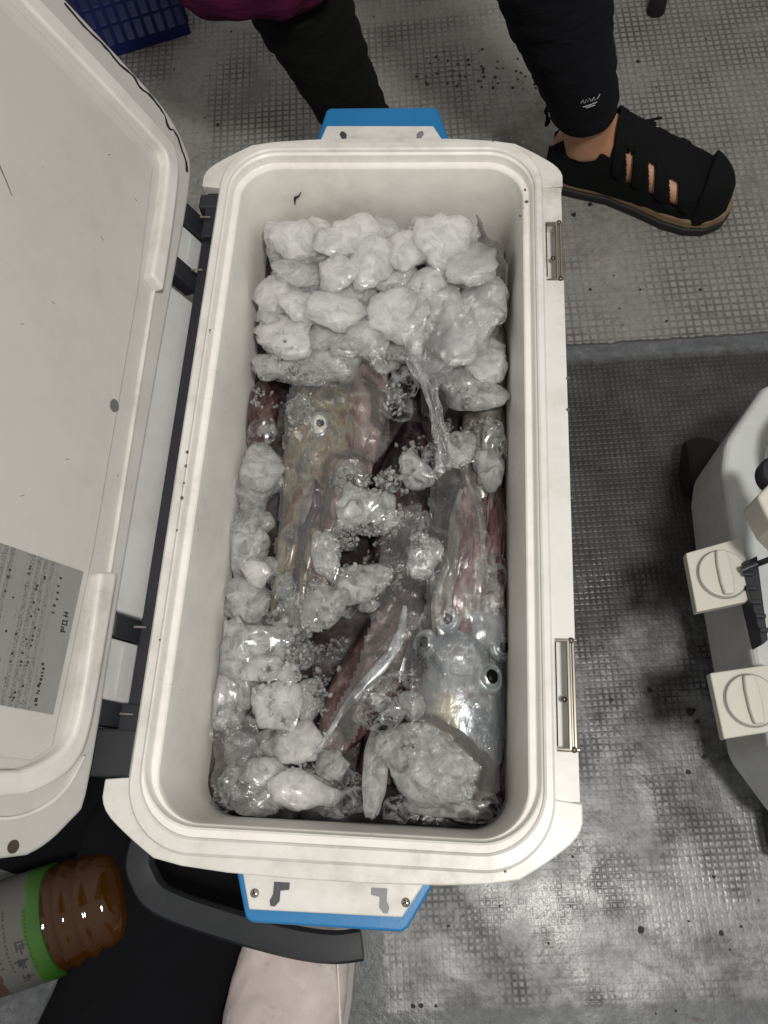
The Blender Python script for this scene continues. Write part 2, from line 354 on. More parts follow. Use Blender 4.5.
def frames(pts, up=Vector((0, 0, 1))):
    out = []
    for i, p in enumerate(pts):
        a = pts[max(i - 1, 0)]; b = pts[min(i + 1, len(pts) - 1)]; t = (b - a).normalized()
        s = t.cross(up)
        if s.length < 1e-4: s = t.cross(Vector((0, 1, 0)))
        s.normalize(); u = s.cross(t).normalized(); out.append((p, t, s, u))
    return out
def tube(bm, pts, r, seg=10, flat=1.0, up=Vector((0, 0, 1)), jitter=None, rnd=0):
    pts = [Vector(p) for p in pts]
    R = r if hasattr(r, '__len__') else [r] * len(pts); loops = []
    for i, (p, t, s, u) in enumerate(frames(pts, up)):
        lp = []
        for k in range(seg):
            a = 2 * PI * k / seg; rr = R[i]
            if jitter: rr *= 1 + jitter * noise.noise(Vector((math.cos(a) * 1.3 + rnd, math.sin(a) * 1.3, i * .45)))
            lp.append(p + s * (rr * math.cos(a)) + u * (rr * flat * math.sin(a)))
        loops.append(lp)
    loft(bm, loops)
def catmull(pts, n=6):
    P = [Vector(p) if len(p) <= 3 else p for p in pts]
    dim = len(pts[0]); P = [tuple(p) for p in pts]; out = []
    for i in range(len(P) - 1):
        p0, p1, p2, p3 = P[max(i - 1, 0)], P[i], P[i + 1], P[min(i + 2, len(P) - 1)]
        for k in range(n):
            t = k / n
            out.append(tuple(.5 * (2 * b + (c - a) * t + (2 * a - 5 * b + 4 * c - d) * t * t + (-a + 3 * b - 3 * c + d) * t ** 3) for a, b, c, d in zip(p0, p1, p2, p3)))
    out.append(P[-1]); return out
def ball(bm, c, r, sc3=(1, 1, 1), seg=16, T=None):
    res = bmesh.ops.create_uvsphere(bm, u_segments=seg, v_segments=seg // 2, radius=r)
    for v in res['verts']:
        v.co = Vector((v.co.x * sc3[0], v.co.y * sc3[1], v.co.z * sc3[2]))
        if T is not None: v.co = T @ v.co
        v.co += Vector(c)
def blob(bm, c, r, flat=.4, n=9):
    a = [(c[0] + r * random.uniform(.6, 1.2) * math.cos(2 * PI * k / n), c[1] + r * random.uniform(.6, 1.2) * math.sin(2 * PI * k / n)) for k in range(n)]
    prism(bm, a, c[2], c[2] + r * flat)

# ------------------------------------------------------------------ deck
bm = bmesh.new(); S = 6
vs = [bm.verts.new(p) for p in ((-S, -S, 0), (S, -S, 0), (S, S, 0), (-S, S, 0))]; bm.faces.new(vs)
deck = link('deck_floor', bm, DECK); deck['kind'] = 'structure'
# ------------------------------------------------------------------ main cooler
cool = thing('cooler_box', 'large open white cooler filled with ice and squid, lid swung up to the left', 'cooler')
bm = bmesh.new()
prof = [(.140, -.300, .300, .030, .040), (.146, -.306, .306, .12, .045), (.1515, -.3165, .3165, .26, .05), (.1515, -.3172, .3180, .334, .05), (.1510, -.3167, .3175, .3385, .05), (.1492, -.3150, .3158, .3404, .048),
        (.1452, -.3068, .3100, .3404, .046), (.1436, -.3054, .3082, .3392, .045), (.1430, -.3048, .3074, .3372, .0445), (.1424, -.3000, .3064, .3366, .044), (.1416, -.2985, .3052, .3355, .043), (.1400, -.2972, .3040, .3275, .041), (.1392, -.2968, .3030, .3268, .040), (.1352, -.2962, .2995, .3262, .037),
        (.1340, -.2958, .2985, .3250, .036), (.1330, -.2952, .2975, .320, .035), (.1305, -.2935, .2950, .29, .032), (.127, -.2905, .291, .24, .030), (.122, -.287, .286, .12, .03), (.119, -.284, .283, .08, .028)]
def rr2(hx, yn, yf, r, z): return rrect(hx, (yf - yn) / 2, r, z, 12, 0, (yf + yn) / 2)
loft(bm, [rr2(a, yn, yf, r, z) for a, yn, yf, z, r in prof])
link('body', bm, [RIMW, LINER], cool, smooth=True, sharp=28)
me = cool.children[0].data
for p in me.polygons:
    c = p.center
    if c.z < .3375 and abs(c.x) < .1434 and abs(c.y) < .3075 and c.z > .07: p.material_index = 1
def cap(sy, name):
    outer = [(-.17, .2695), (-.17, .289), (-.1475, .307), (-.114, .3255), (.114, .3255), (.1475, .3075), (.17, .289), (.17, .2695)]
    outer = [(x, y * 1.0 + (.0023 if y > .32 else 0)) for x, y in outer]
    outer = chaikin(outer, False, 2)
    inn = [(x, y) for x, y, z in rrect(.1505, .3163, .049, 0, 8) if y > .26]
    inn = [(.1505, .2695)] + inn + [(-.1505, .2695)]
    inn.sort(key=lambda p: -math.atan2(p[1] - .2, p[0]) * 1)  # clockwise from right to left reversed below
    inn = sorted(inn, key=lambda p: math.atan2(p[1] - .2, p[0]))
    pts = outer + inn            # outer left->right, inner right->left
    pts = [(x, sy * y) for x, y in pts]
    if sy < 0: pts = pts[::-1]
    bm = bmesh.new(); prism(bm, pts, .255, .3345)
    o = link(name, bm, WHITE, cool, mods=[BEV(.0022, 3, 35)]); return o
cap(1, 'end_cap'); cap(-1, 'end_cap')
# front panel with two latch recesses
bm = bmesh.new()
cuts = [(-.2685, -.2350, 1), (-.2350, -.1535, 0), (-.1535, .1660, 1), (.1660, .2300, 0), (.2300, .2685, 1)]
for y0, y1, full in cuts: box(bm, .1508, .1685, y0, y1, .19, .3325 if full else .318)
for y0, y1 in ((-.235, -.1535), (.166, .23)): box(bm, .1508, .1535, y0, y1, .3181, .3325)
link('front_panel', bm, WHITE, cool)
for y0, y1 in ((-.2335, -.1550), (.1675, .2285)):
    bm = bmesh.new()
    tube(bm, [(.1535, y0, .331), (.1660, y0, .333), (.1695, y0, .333)], .0011, 6)
    tube(bm, [(.1535, y1, .331), (.1660, y1, .333), (.1695, y1, .333)], .0011, 6)
    tube(bm, [(.1632, y0, .333), (.1632, y1, .333)], .0014, 6); tube(bm, [(.1668, y0 - .001, .333), (.1668, y1 + .001, .333)], .0012, 6)
    box(bm, .1640, .1660, y0, y1, .3300, .3326)
    la = link('latch', bm, STEEL, cool, True)
    bm = bmesh.new(); tube(bm, [(.1540, y0 + .002, .3335), (.1540, y1 - .002, .3335)], .0005, 6); ym = (y0 + y1) / 2
    link('gap_seal', bm, GRIME, la)
    for cc in ((.1605, ym - .003, .326), (.1655, y0, .3335), (.1655, y1, .3335)): bm = bmesh.new(); ball(bm, cc, .0022, (1, 1.1, .8), 10); link('screw', bm, DSTEEL, la, True)
# hinge side
bm = bmesh.new(); box(bm, -.1660, -.1522, -.262, .262, .22, .3225); box(bm, -.1655, -.152, .2150, .2660, .3226, .3290); box(bm, -.1690, -.1522, -.2680, -.2150, .3226, .3290)
link('hinge_gap_shade', bm, BLACKP, cool, mods=[BEV(.0012)])  # long black box stands for the shaded gap; end blocks are hinge parts
# brackets at both ends
for sy, name in ((-1, 'carry_bracket'), (1, 'carry_bracket')):
    y0, x0, x1 = .3280, -.071, .060; y1 = .3530 if sy < 0 else .3790
    bm = bmesh.new()
    pts = [(x0 + .001, y0 - .004), (x0 + .001, y0), (x0 + .010, y1 + .002), (x0 + .014, y1 + .005), (x1 - .012, y1 + .005), (x1 - .008, y1 + .002), (x1 + .008, y0), (x1 + .008, y0 - .004)]
    pts = [(x, sy * y) for x, y in pts]
    prism(bm, pts, .275, .3185)
    br = link(name, bm, BLUEP, cool, mods=[BEV(.003, 3)])
    yp = y1 - .0035 if sy < 0 else y1 - .024
    pts = [(x0 + .005, y0 - .004), (x0 + .013, yp), (x1 - .012, yp - .001), (x1 + .004, y0 - .004)]
    bm = bmesh.new(); prism(bm, [(x, sy * y) for x, y in pts], .3186, .3235); link('bracket_plate', bm, WHITE, br, mods=[BEV(.0012)])
    for sx_, cx in ((1, x0 + .030), (-1, x1 - .024)):
        bm = bmesh.new(); z0 = .3236; q = sx_
        pp = [(cx - .001 * q, .331), (cx + .010 * q, .331), (cx + .010 * q, .3355), (cx + .004 * q, .3365), (cx + .004 * q, .343), (cx + .001 * q, .3465), (cx - .002 * q, .3465), (cx - .003 * q, .343), (cx - .001 * q, .339)]
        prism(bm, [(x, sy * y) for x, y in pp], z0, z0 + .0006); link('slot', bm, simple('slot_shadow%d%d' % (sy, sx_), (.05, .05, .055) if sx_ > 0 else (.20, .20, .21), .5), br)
        if sy < 0:
            bm = bmesh.new(); ball(bm, (cx - .014 * q, sy * .339, .3236), .0032, (1, 1, .45), 14)
            scw = link('screw', bm, STEEL, br, True)
            bm = bmesh.new()
            for a in (.5, .5 + PI / 2):
                T = Matrix.Translation((cx - .014 * q, sy * .339, .3250)) @ Matrix.Rotation(a, 4, 'Z'); box(bm, -.002, .002, -.0004, .0004, 0, .0003, T)
            link('cross_recess', bm, GRIME, scw)
# dark swing handle at near end
pts = [(-.158, -.250, .20), (-.176, -.295, .19)] + [tuple(at(u, v, z)) for u, v, z in ((141, 858, .185), (146, 880, .183), (157, 896, .183), (180, 908, .184), (215, 920, .185), (255, 932, .187), (300, 943, .189), (335, 947, .190), (362, 944, .190))]
bm = bmesh.new(); cp = [Vector(p) for p in catmull(pts, 5)]
loops = []
for p, t, s, u in frames(cp):
    loops.append([p + s * a * .0120 + u * b * .009 for a, b in ((1, .5), (.8, .9), (0, 1), (-.8, .9), (-1, .5), (-1, -.5), (-.8, -1), (.8, -1), (1, -.5))])
loft(bm, loops); link('swing_handle', bm, DARKH, cool, True)
bm = bmesh.new(); T = Matrix.Translation((-.012, -.372, .26)); loft(bm, [rrect(.022, .006, .005, z, 4) for z in (-.03, .03, .034)]); bm.transform(T)
bm.free()
bm = bmesh.new()
for px, py in ((300, 197), (296, 201), (302, 195), (305, 200)): blob(bm, (*at(px, py, .3)[:2], .3), .0011)
bm.free()
# lid --------------------------------------------------------------
PHI = math.radians(65); cP, sP = math.cos(PHI), math.sin(PHI); LO = Vector((-.168, 0, .315))
LT = Matrix(((-cP, 0, sP, LO.x), (0, 1, 0, LO.y), (sP, 0, cP, LO.z), (0, 0, 0, 1)))   # local (s, y, n)
lid = link('lid', (lambda b: (prism(b, chaikin([(.024, -.288), (.034, -.297), (.052, -.3145), (.076, -.3245), (.31, -.3245), (.35, -.30), (.355, -.26), (.355, .26), (.35, .30), (.31, .3215), (.092, .3215), (.062, .316), (.040, .303), (.024, .285), (.0275, .12), (.0275, -.14)]), -.028, 0, LT), b)[1])(bmesh.new()), LIDW, cool, mods=[BEV(.0035, 3, 25)])
bm = bmesh.new(); prism(bm, chaikin([(.022, -.2905), (.032, -.300), (.050, -.318), (.075, -.3285), (.312, -.3285), (.354, -.303), (.359, -.26), (.359, .26), (.354, .303), (.312, .3255), (.090, .3255), (.060, .3195), (.037, .306), (.022, .288)]), -.058, -.0285, LT)
link('lid_shell', bm, WHITE, lid, mods=[BEV(.006, 3, 25)])
def strip(outer, inner, n0, n1, name, mat, bev=.003):
    bm = bmesh.new(); prism(bm, (chaikin(outer, False) + chaikin(inner, False)[::-1]) if len(outer) > 2 else outer + inner[::-1], n0, n1, LT); return link(name, bm, mat, lid, mods=[BEV(bev, 3, 25)] if bev else [])
strip([(.046, .131), (.0475, .199), (.051, .255), (.056, .273), (.070, .2835), (.35, .289)], [(.0615, .137), (.0622, .199), (.0655, .250), (.0685, .259), (.078, .2655), (.35, .272)], -.002, .011, 'seal_ridge', RIMW, .004)
strip([(.0425, -.121), (.0418, -.200), (.0425, -.245), (.050, -.263), (.066, -.276), (.097, -.2885), (.35, -.2890)], [(.0600, -.126), (.0560, -.200), (.0560, -.238), (.062, -.252), (.078, -.2635), (.104, -.2725), (.35, -.2745)], -.002, .011, 'seal_ridge', RIMW, .0035)
strip([(.0475, .132), (.0415, -.122)], [(.0500, .132), (.0440, -.122)], -.001, .0028, 'seal_lip', RIMW, .0008)
strip([(.036, -.255), (.046, -.280), (.070, -.2965), (.10, -.3015), (.35, -.3020)], [(.038, -.255), (.048, -.2785), (.072, -.2945), (.10, -.2993), (.35, -.2998)], -.001, .003, 'seal_lip', RIMW, .0008)
bm = bmesh.new(); prism(bm, [(.080, -.262), (.35, -.262), (.35, .258), (.085, .250), (.075, .245), (.066, .12), (.062, -.11), (.066, -.252)], 0.0002, .0022, LT)
ip = link('inner_panel', bm, LIDW, lid, mods=[BEV(.0015, 3, 25)])
bm = bmesh.new(); prism(bm, [(.0685, -.1275), (.215, -.129), (.215, -.232), (.112, -.2305), (.0715, -.2310)], .0024, .0029, LT)
def label_mat():
    m = NT('faded_instruction_label'); g = m.node('ShaderNodeNewGeometry'); mp = m.node('ShaderNodeMapping'); mp.inputs['Scale'].default_value = (1, 1, 1); m.link(g.outputs['Position'], mp.inputs[0])
    s = m.node('ShaderNodeSeparateXYZ'); m.link(mp.outputs[0], s.inputs[0])
    P_ = mp.outputs[0]
    nz = m.noise(P_, 900, 2, .8); nm = m.noise(P_, 260, 3, .8); nl = m.noise(P_, 40, 3)
    z = s.outputs[2]; col = m.math('SINE', m.math('MULTIPLY', z, 1250))
    row = m.ramp(m.math('ADD', m.math('MULTIPLY', col, .5), .5), [(.25, 0), (.45, 1)])
    txt = m.math('MULTIPLY', m.ramp(nz, [(.47, 0), (.56, 1)]), row)
    # bands of text, clear near the ridge
    a = m.math('SUBTRACT', z, .315 + .0685 * sP)     # distance along the lid from label edge (rises)
    dens = m.ramp(m.math('DIVIDE', a, .14), [(0, 0), (.14, .05), (.17, .8), (.31, .9), (.33, 0), (.37, 0), (.39, .9), (1, .9)])
    base = m.mix(nl, (.235, .235, .225), (.285, .285, .275))
    c = m.mix(m.math('MULTIPLY', txt, m.math('MULTIPLY', dens, .75)), base, (.06, .06, .06))
    c = m.mix(m.math('MULTIPLY', m.ramp(nm, [(.60, 0), (.68, 1)]), dens), c, (.05, .05, .05))
    m.set(Base_Color=c, Roughness=.45); return m.m
lb = link('instruction_label', bm, label_mat(), lid)
bm = bmesh.new()
def lbl_box(s0, y0, ds, dy):
    s0 += random.uniform(-.0003, .0003); y0 += random.uniform(-.0006, .0006); prism(bm, [(s0, y0), (s0 + ds, y0), (s0 + ds, y0 + dy), (s0, y0 + dy)], .0030, .0031, LT)
# small vertical mark: three glyph-like signs
for k, st in enumerate(([(0, 0, .0045, .0009), (0, .0032, .0045, .0009), (.0018, 0, .0009, .004)], [(0, 0, .0045, .0009), (0, .003, .0045, .0009), (0, 0, .0009, .0038), (.0036, 0, .0009, .0038)], [(0, 0, .0045, .0010), (.0036, 0, .0009, .003), (.0018, 0, .0009, .003), (.0018, .003, .0027, .0009)])):
    for a, b, c_, d in st: lbl_box(.0745 + a, -.1640 - k * .0055 + b, c_, d)
for k in range(18):
    lbl_box(.0865 + random.uniform(-.0006, .0006), -.139 - k * .005 if k < 6 else -.20 - (k - 6) * .0025, .0022, random.uniform(.001, .002))
for k in range(40): lbl_box(random.choice((.0995, .1045, .113, .121, .128)), random.uniform(-.228, -.133), .0016, random.uniform(.0008, .0018))
link('label_print', bm, INK, lb)
# dents, screw, cracks, scuffs
bm = bmesh.new(); prism(bm, [(.0685 + .0045 * math.cos(a), .010 + .0055 * math.sin(a)) for a in [2 * PI * k / 18 for k in range(18)]], .0023, .0026, LT)
pl = link('dent_shade', bm, simple('dent_grey', (.14, .14, .135), .4), lid)  # flat dark disc stands for the shade in an oval dent hole
bm = bmesh.new(); prism(bm, [(.081 + .0042 * math.cos(a), -.3155 + .0042 * math.sin(a)) for a in [2 * PI * k / 14 for k in range(14)]], .0001, .0009, LT); link('screw', bm, DSTEEL, lid)
def ribbon(bm, pts, wds, n0, n1):
    L, Rr = [], []
    for i, (s, y) in enumerate(pts):
        a = pts[max(i - 1, 0)]; b = pts[min(i + 1, len(pts) - 1)]; tx, ty = b[0] - a[0], b[1] - a[1]; l = math.hypot(tx, ty) or 1
        L.append((s - ty / l * wds[i], y + tx / l * wds[i])); Rr.append((s + ty / l * wds[i], y - tx / l * wds[i]))
    for i in range(len(pts) - 1): prism(bm, [L[i], L[i + 1], Rr[i + 1], Rr[i]], n0, n1, LT)
bm = bmesh.new()
cr = [(.034, .276), (.038, .287), (.044, .2925), (.050, .300), (.058, .3045), (.064, .3015), (.071, .3095), (.079, .3125), (.092, .3145), (.104, .3120), (.113, .3160), (.128, .3135), (.146, .3150), (.17, .3140), (.19, .3160)]
cr2 = [tuple(v) for v in catmull(cr, 4)]; cr2 = [(s + .0009 * noise.noise(Vector((s * 300, 0, 0))), y + .0011 * noise.noise(Vector((s * 260, 5, 0)))) for s, y in cr2]
ribbon(bm, cr2, [max(.0003, .0011 + .0010 * noise.noise(Vector((s * 160, 9, 0)))) for s, y in cr2], .0002, .0006)
link('crack', bm, GRIME, lid)
SCF = simple('scuff_grey', (.16, .15, .14), .6)
bm = bmesh.new(); ribbon(bm, [(.214, .142), (.206, .133), (.198, .125), (.192, .118)], [.0002, .0006, .0005, .0002], .0023, .0025); link('scuff_mark', bm, SCF, lid)
for s_, y in ((.140, .06), (.11, .14), (.10, -.05), (.13, -.09), (.085, .2), (.16, .03), (.12, .22)):
    bm = bmesh.new(); ribbon(bm, [(s_, y), (s_ + .003, y + random.uniform(-.003, .003))], [.0003, .0001], .0023, .0025); link('scuff_mark', bm, SCF, lid)
# hinge cover strip and knuckles on lid
bm = bmesh.new(); pts = [(.029, -.003), (.029, -.012), (-.008, -.016), (-.0145, -.012), (-.0145, -.006), (-.009, -.002)]
a = [bm.verts.new(LT @ Vector((s, -.1460, n))) for s, n in pts]; b = [bm.verts.new(LT @ Vector((s, .1540, n))) for s, n in pts]
bm.faces.new(a); bm.faces.new(b[::-1])
for i in range(6): bm.faces.new((a[i], b[i], b[(i + 1) % 6], a[(i + 1) % 6]))
link('hinge_cover', bm, COVER, lid, mods=[BEV(.0025, 3, 20)])
for ya, yb, ka, kb in ((.1870, .2230, (.166, .186), (.224, .2475)), (-.1670, -.2130, (-.2320, -.2140), (-.1660, -.1480))):
    y0, y1 = min(ya, yb), max(ya, yb)
    bm = bmesh.new(); box(bm, -.004, .026, y0, y1, -.014, -.004, LT)
    hg = link('hinge', bm, COVER, cool, mods=[BEV(.0015)])
    for yy in (ka, kb):
        bm = bmesh.new(); box(bm, -.006, .027, yy[0], yy[1], -.016, -.001, LT)
        link('hinge_knuckle', bm, SLATE, hg, mods=[BEV(.002, 3)])
        bm = bmesh.new(); tube(bm, [(-.168, (yy[0] + yy[1]) / 2, .331), (-.158, (yy[0] + yy[1]) / 2, .331)], .0009, 6); link('hinge_pin', bm, STEEL, hg, True)
    bm = bmesh.new(); box(bm, .004, .012, y0 + .004, y1 - .004, -.0038, -.0030, LT); link('rib', bm, GREYP, hg)
bm = bmesh.new(); box(bm, -.1850, -.1528, -.2680, -.2335, .300, .3300); link('hinge_base', bm, SLATE, cool, mods=[BEV(.002)])
bm = bmesh.new(); box(bm, -.1720, -.1528, .2480, .2640, .300, .3300); link('hinge_base', bm, SLATE, cool, mods=[BEV(.002)])
# dirt marks on the cooler rim (dents with grime)
bm = bmesh.new()
GB = simple('grime_brown', (.10, .08, .07), .7)
for px, py, r, z in ((525, 190, .0017, .3406), (527, 202, .0020, .3406), (505, 871, .0012, .3348), (520, 216, .0014, .3406), (568, 378, .0018, .3327), (568, 410, .0018, .3327), (572, 498, .0012, .3327), (187, 452, .0016, .3406), (186, 466, .0013, .3406), (184, 483, .0010, .3406), (182, 498, .0016, .3406), (177, 530, .0010, .3406), (210, 330, .0010, .3406), (160, 640, .0009, .3406), (523, 142, .0015, .3406), (493, 141, .0012, .3406)):
    p = at(px, py, z); bm = bmesh.new(); blob(bm, (p.x, p.y, z), r, .15); link('dirt_spot', bm, GB, cool)
bm = bmesh.new()
for k in range(9):
    p = at(365 + k * 6 + random.uniform(-2, 2), 133.5 + random.uniform(-1, 1.5), .3370); 
    box(bm, p.x - .004, p.x + .004, .3175, .3175 + random.uniform(.002, .0045), .3346, .3350)
link('rim_scuff', bm, simple('scuff_brown', (.24, .21, .19), .7), cool)
# hairline dent on the far inner wall
bm = bmesh.new()
def wallpt(px, py):
    d = MC @ Vector(((px - 384) / FPX, -(py - 512) / FPX, -1)); t = (.2936 - CAM.y) / d.y; return CAM + d * t
wp = [wallpt(295, 198), wallpt(299, 196), wallpt(301, 192)]; tube(bm, wp, [.0014, .0007, .0004], 6)
wp = [wallpt(295, 198), wallpt(295, 205)]; tube(bm, wp, [.0013, .0003], 6)
link('wall_nick', bm, GRIME, cool)

# ------------------------------------------------------------------ contents of the cooler
bm = bmesh.new(); nx, ny = 50, 110; g = {}
def hz_slush(x, y): return .205 + .012 * noise.noise(Vector((x * 18, y * 18, 3))) + .018 * max(0, (y - .05) / .24) + (.012 if x < -.05 else 0)
for i in range(nx + 1):
    for j in range(ny + 1):
        x = -.1268 + .2536 * i / nx; y = -.2900 + .5802 * j / ny
        g[i, j] = bm.verts.new((x, y, hz_slush(x, y)))
for i in range(nx):
    for j in range(ny): bm.faces.new((g[i, j], g[i + 1, j], g[i + 1, j + 1], g[i, j + 1]))
ms = link('meltwater', bm, SLUSH, smooth=True); ms['kind'] = 'stuff'; ms['label'] = 'brown slushy meltwater at the bottom of the white cooler'
content = []     # objects that bags drape over
def zs(v): # height of the load under photo row v
    return float(np.interp(v, [200, 260, 350, 430, 520, 650, 800], [.292, .285, .266, .250, .246, .240, .232]))
# squid
def spine(px, n=6):
    out = []
    for u, v, z, wpx in catmull(px, n):
        p = at(u, v, z); out.append((p, wpx * .5 * mpp(p)))
    return out
def loftbody(name, px, mat, parent, flat=.75, seg=22, lump=.10, seed=0, n=6):
    sp = spine(px, n); bm = bmesh.new(); loops = []
    for i, (p, t, s, u) in enumerate(frames([a for a, _ in sp])):
        r = sp[i][1]; lp = []
        for k in range(seg):
            a = 2 * PI * k / seg; f = 1 + lump * noise.noise(Vector((math.cos(a) * 1.6 + seed, math.sin(a) * 1.6, i * .22)))
            lp.append(p + s * (r * f * math.cos(a)) + u * (r * f * flat * math.sin(a)))
        loops.append(lp)
    loft(bm, loops); o = link(name, bm, mat, parent, True); content.append(o); return o, sp
def eye(px, py, z, r, parent, tilt=(0, 0), stretch=1.25, rot=0):
    p = at(px, py, z); T = Euler((tilt[0], tilt[1], rot)).to_matrix()
    bm = bmesh.new(); ball(bm, (0, 0, 0), r, (1, stretch, .62), 20, T.to_4x4()); bm.transform(Matrix.Translation(p)); e = link('eye', bm, EYEW, parent, True)
    bm = bmesh.new(); n = 26; lo = []
    skin = parent.children[0].data.materials[0]
    for rr, h in ((1.35, -.05), (1.18, .30), (1.02, .42), (.90, .40), (.84, .25)):
        lo.append([T @ Vector((rr * r * math.cos(2 * PI * k / n) * (1 + .06 * math.sin(3 * 2 * PI * k / n + px)), rr * r * stretch * math.sin(2 * PI * k / n), h * r - .0012 * (rr > 1.2))) + p for k in range(n)])
    loft(bm, lo, False, False); link('eyelid', bm, skin, e, True)
    bm = bmesh.new(); ball(bm, (0, 0, 0), r * .56, (1.0, 1.15, .42), 16, T.to_4x4()); bm.transform(Matrix.Translation(p + T @ Vector((.08 * r, .02 * r, .50 * r)))); link('pupil', bm, PUP, e, True)
    return e
def arm(px, mat, parent, seed=0):
    ra = random.Random(seed); px = [(u + ra.uniform(-3.5, 3.5), v + ra.uniform(-8, 8), z + ra.uniform(-.003, .003), w_ * ra.uniform(.8, 1.2)) for u, v, z, w_ in px]
    o, _ = loftbody('arm', px, mat, parent, .85, 12, .42, seed, 6); return o
def fin(px_a, px_b, z, mat, parent):
    """thin wavy fin between two pixel polylines"""
    bm = bmesh.new(); A = catmull(px_a, 5); B = catmull(px_b, 5); rows = []
    for i, (a, b) in enumerate(zip(A, B)):
        row = []
        for k in range(7):
            t = k / 6; u = a[0] * (1 - t) + b[0] * t; v = a[1] * (1 - t) + b[1] * t
            row.append(at(u, v, z + .004 * (1 - t) + .0035 * noise.noise(Vector((u * .08, v * .08, 1)))))
        rows.append([bm.verts.new(p) for p in row])
    for i in range(len(rows) - 1):
        for k in range(6): bm.faces.new((rows[i][k], rows[i + 1][k], rows[i + 1][k + 1], rows[i][k + 1]))
    o = link('fin', bm, mat, parent, True, mods=[('SOLIDIFY', dict(thickness=.0015, offset=0))]); content.append(o); return o
B0 = at(460, 700, .22)
# silvery pair at the near right, in a bag
sqB = thing('squid', 'silver squid with pale belly in clear bag at the near right, two round eyes', 'squid', (0, 0, 0))
loftbody('mantle', [(458, 668, .225, 58), (456, 690, .223, 80), (456, 720, .220, 86), (460, 750, .217, 82), (468, 778, .213, 60), (476, 796, .210, 26), (480, 804, .208, 6)], SQ_SILVER, sqB, .62, 26, .05, 1)
loftbody('head', [(462, 625, .226, 30), (459, 645, .230, 60), (457, 660, .231, 66), (456, 674, .229, 58)], SQ_SILVER, sqB, .62, 22, .10, 2)
eye(425, 643, .2390, .0085, sqB, (0, -.5), 1.1); eye(489, 678, .2410, .0098, sqB, (0, .35), 1.1, .2)
for k in range(8):
    x0 = 440 + k * 5; x1 = 452 + k * 4.2
    arm([(x0, 630, .236, 17), (x0 - 1 + (k % 3) * 3, 600, .240, 15), (x1, 560, .243, 12), (x1 + 2, 520, .243, 9), (458 + k * 2, 482 + (k % 3) * 6, .242, 4)], SQ_RED if k in (2, 3, 4, 5) else SQ_GREY, sqB, k)
sqB2 = thing('squid', 'grey squid lying half under the silver-grey one, its two eyes just above the other pair', 'squid')
loftbody('mantle', [(486, 640, .212, 40), (488, 665, .210, 50), (490, 720, .206, 48), (492, 770, .203, 30), (494, 800, .202, 8)], SQ_SILVER, sqB2, .7, 20, .06, 4)
loftbody('head', [(474, 600, .224, 30), (475, 620, .228, 58), (476, 640, .226, 62), (480, 655, .220, 48)], SQ_SILVER, sqB2, .6, 20, .1, 5)
eye(448, 620, .2425, .0078, sqB2, (0, -.25), 1.2); eye(501, 648, .2345, .0078, sqB2, (0, .45), 1.15)
for k in range(5):
    arm([(468 + k * 7, 604, .232, 15), (474 + k * 6, 570, .234, 12), (482 + k * 4, 530, .233, 8), (488 + k * 2, 500, .232, 3)], SQ_GREY if k % 2 else SQ_RED, sqB2, 20 + k)
# olive squid at the left
sqA = thing('squid', 'olive and brown squid in clear bag left of centre, one round white eye facing up', 'squid')
loftbody('mantle', [(345, 318, .215, 30), (340, 340, .220, 52), (333, 370, .222, 62), (328, 400, .224, 66)], SQ_GREY, sqA, .7, 22, .07, 7)
loftbody('head', [(328, 392, .226, 62), (325, 415, .230, 68), (322, 440, .231, 70), (316, 470, .229, 66), (312, 500, .226, 60), (304, 540, .224, 44), (298, 580, .222, 20)], SQ_OLIVE, sqA, .62, 22, .08, 8)
eye(320, 425, .2500, .0072, sqA, (0, 0), 1.6, .15).data.materials[0] = simple('pale_eye', (.62, .60, .50), .2, 0, .001, .3, 200)
for k in range(8):
    a0 = 293 + k * 8.0; a1 = 284 + k * 7.5; a2 = 278 + k * 6.5
    arm([(a0 + 2, 455, .232 + .008 * math.sin(k * .45), 17), (a0 - 2, 500, .236 + .007 * math.sin(k * .45), 17), (a1 - 1, 550, .236, 14), (a2, 592, .232, 10), (a2 + 2 * (k - 4), 618 + (k * 5) % 14, .228, 4)], (SQ_OLIVE, SQ_OLIVE, SQ_GREY, SQ_DARK, SQ_OLIVE, SQ_BROWN, SQ_RED, SQ_OLIVE)[k], sqA, 40 + k)
sqP = thing('squid', 'pinkish squid just below the far ice heap, beside the olive squid', 'squid')
loftbody('mantle', [(372, 345, .215, 20), (370, 365, .225, 40), (366, 392, .228, 46), (364, 420, .226, 42), (360, 455, .222, 34), (356, 490, .216, 20)], flesh('pink_squid_skin', [(.35, (.14, .055, .045)), (.5, (.22, .14, .12)), (.65, (.21, .185, .17))], .25), sqP, .7, 20, .09, 11)
for k in range(3): arm([(352 + k * 8, 440, .229, 12), (350 + k * 7, 480, .231, 11), (346 + k * 6, 520, .229, 6)], SQ_RED, sqP, 60 + k)
# dark squid in the middle
sqC = thing('squid', 'blackish purple squid in the middle of the cooler between the bags', 'squid')
loftbody('mantle', [(412, 425, .205, 20), (410, 455, .214, 50), (404, 500, .220, 66), (402, 550, .222, 62), (402, 600, .222, 54), (398, 650, .220, 50), (392, 690, .216, 42)], SQ_DARK, sqC, .6, 24, .08, 12)
for k in range(7):
    arm([(380 + k * 8, 680, .226, 13), (374 + k * 8, 710, .226, 13), (368 + k * 9, 745, .223, 11), (362 + k * 9, 785, .217, 6)], SQ_DARK if k % 2 else SQ_BROWN, sqC, 70 + k)
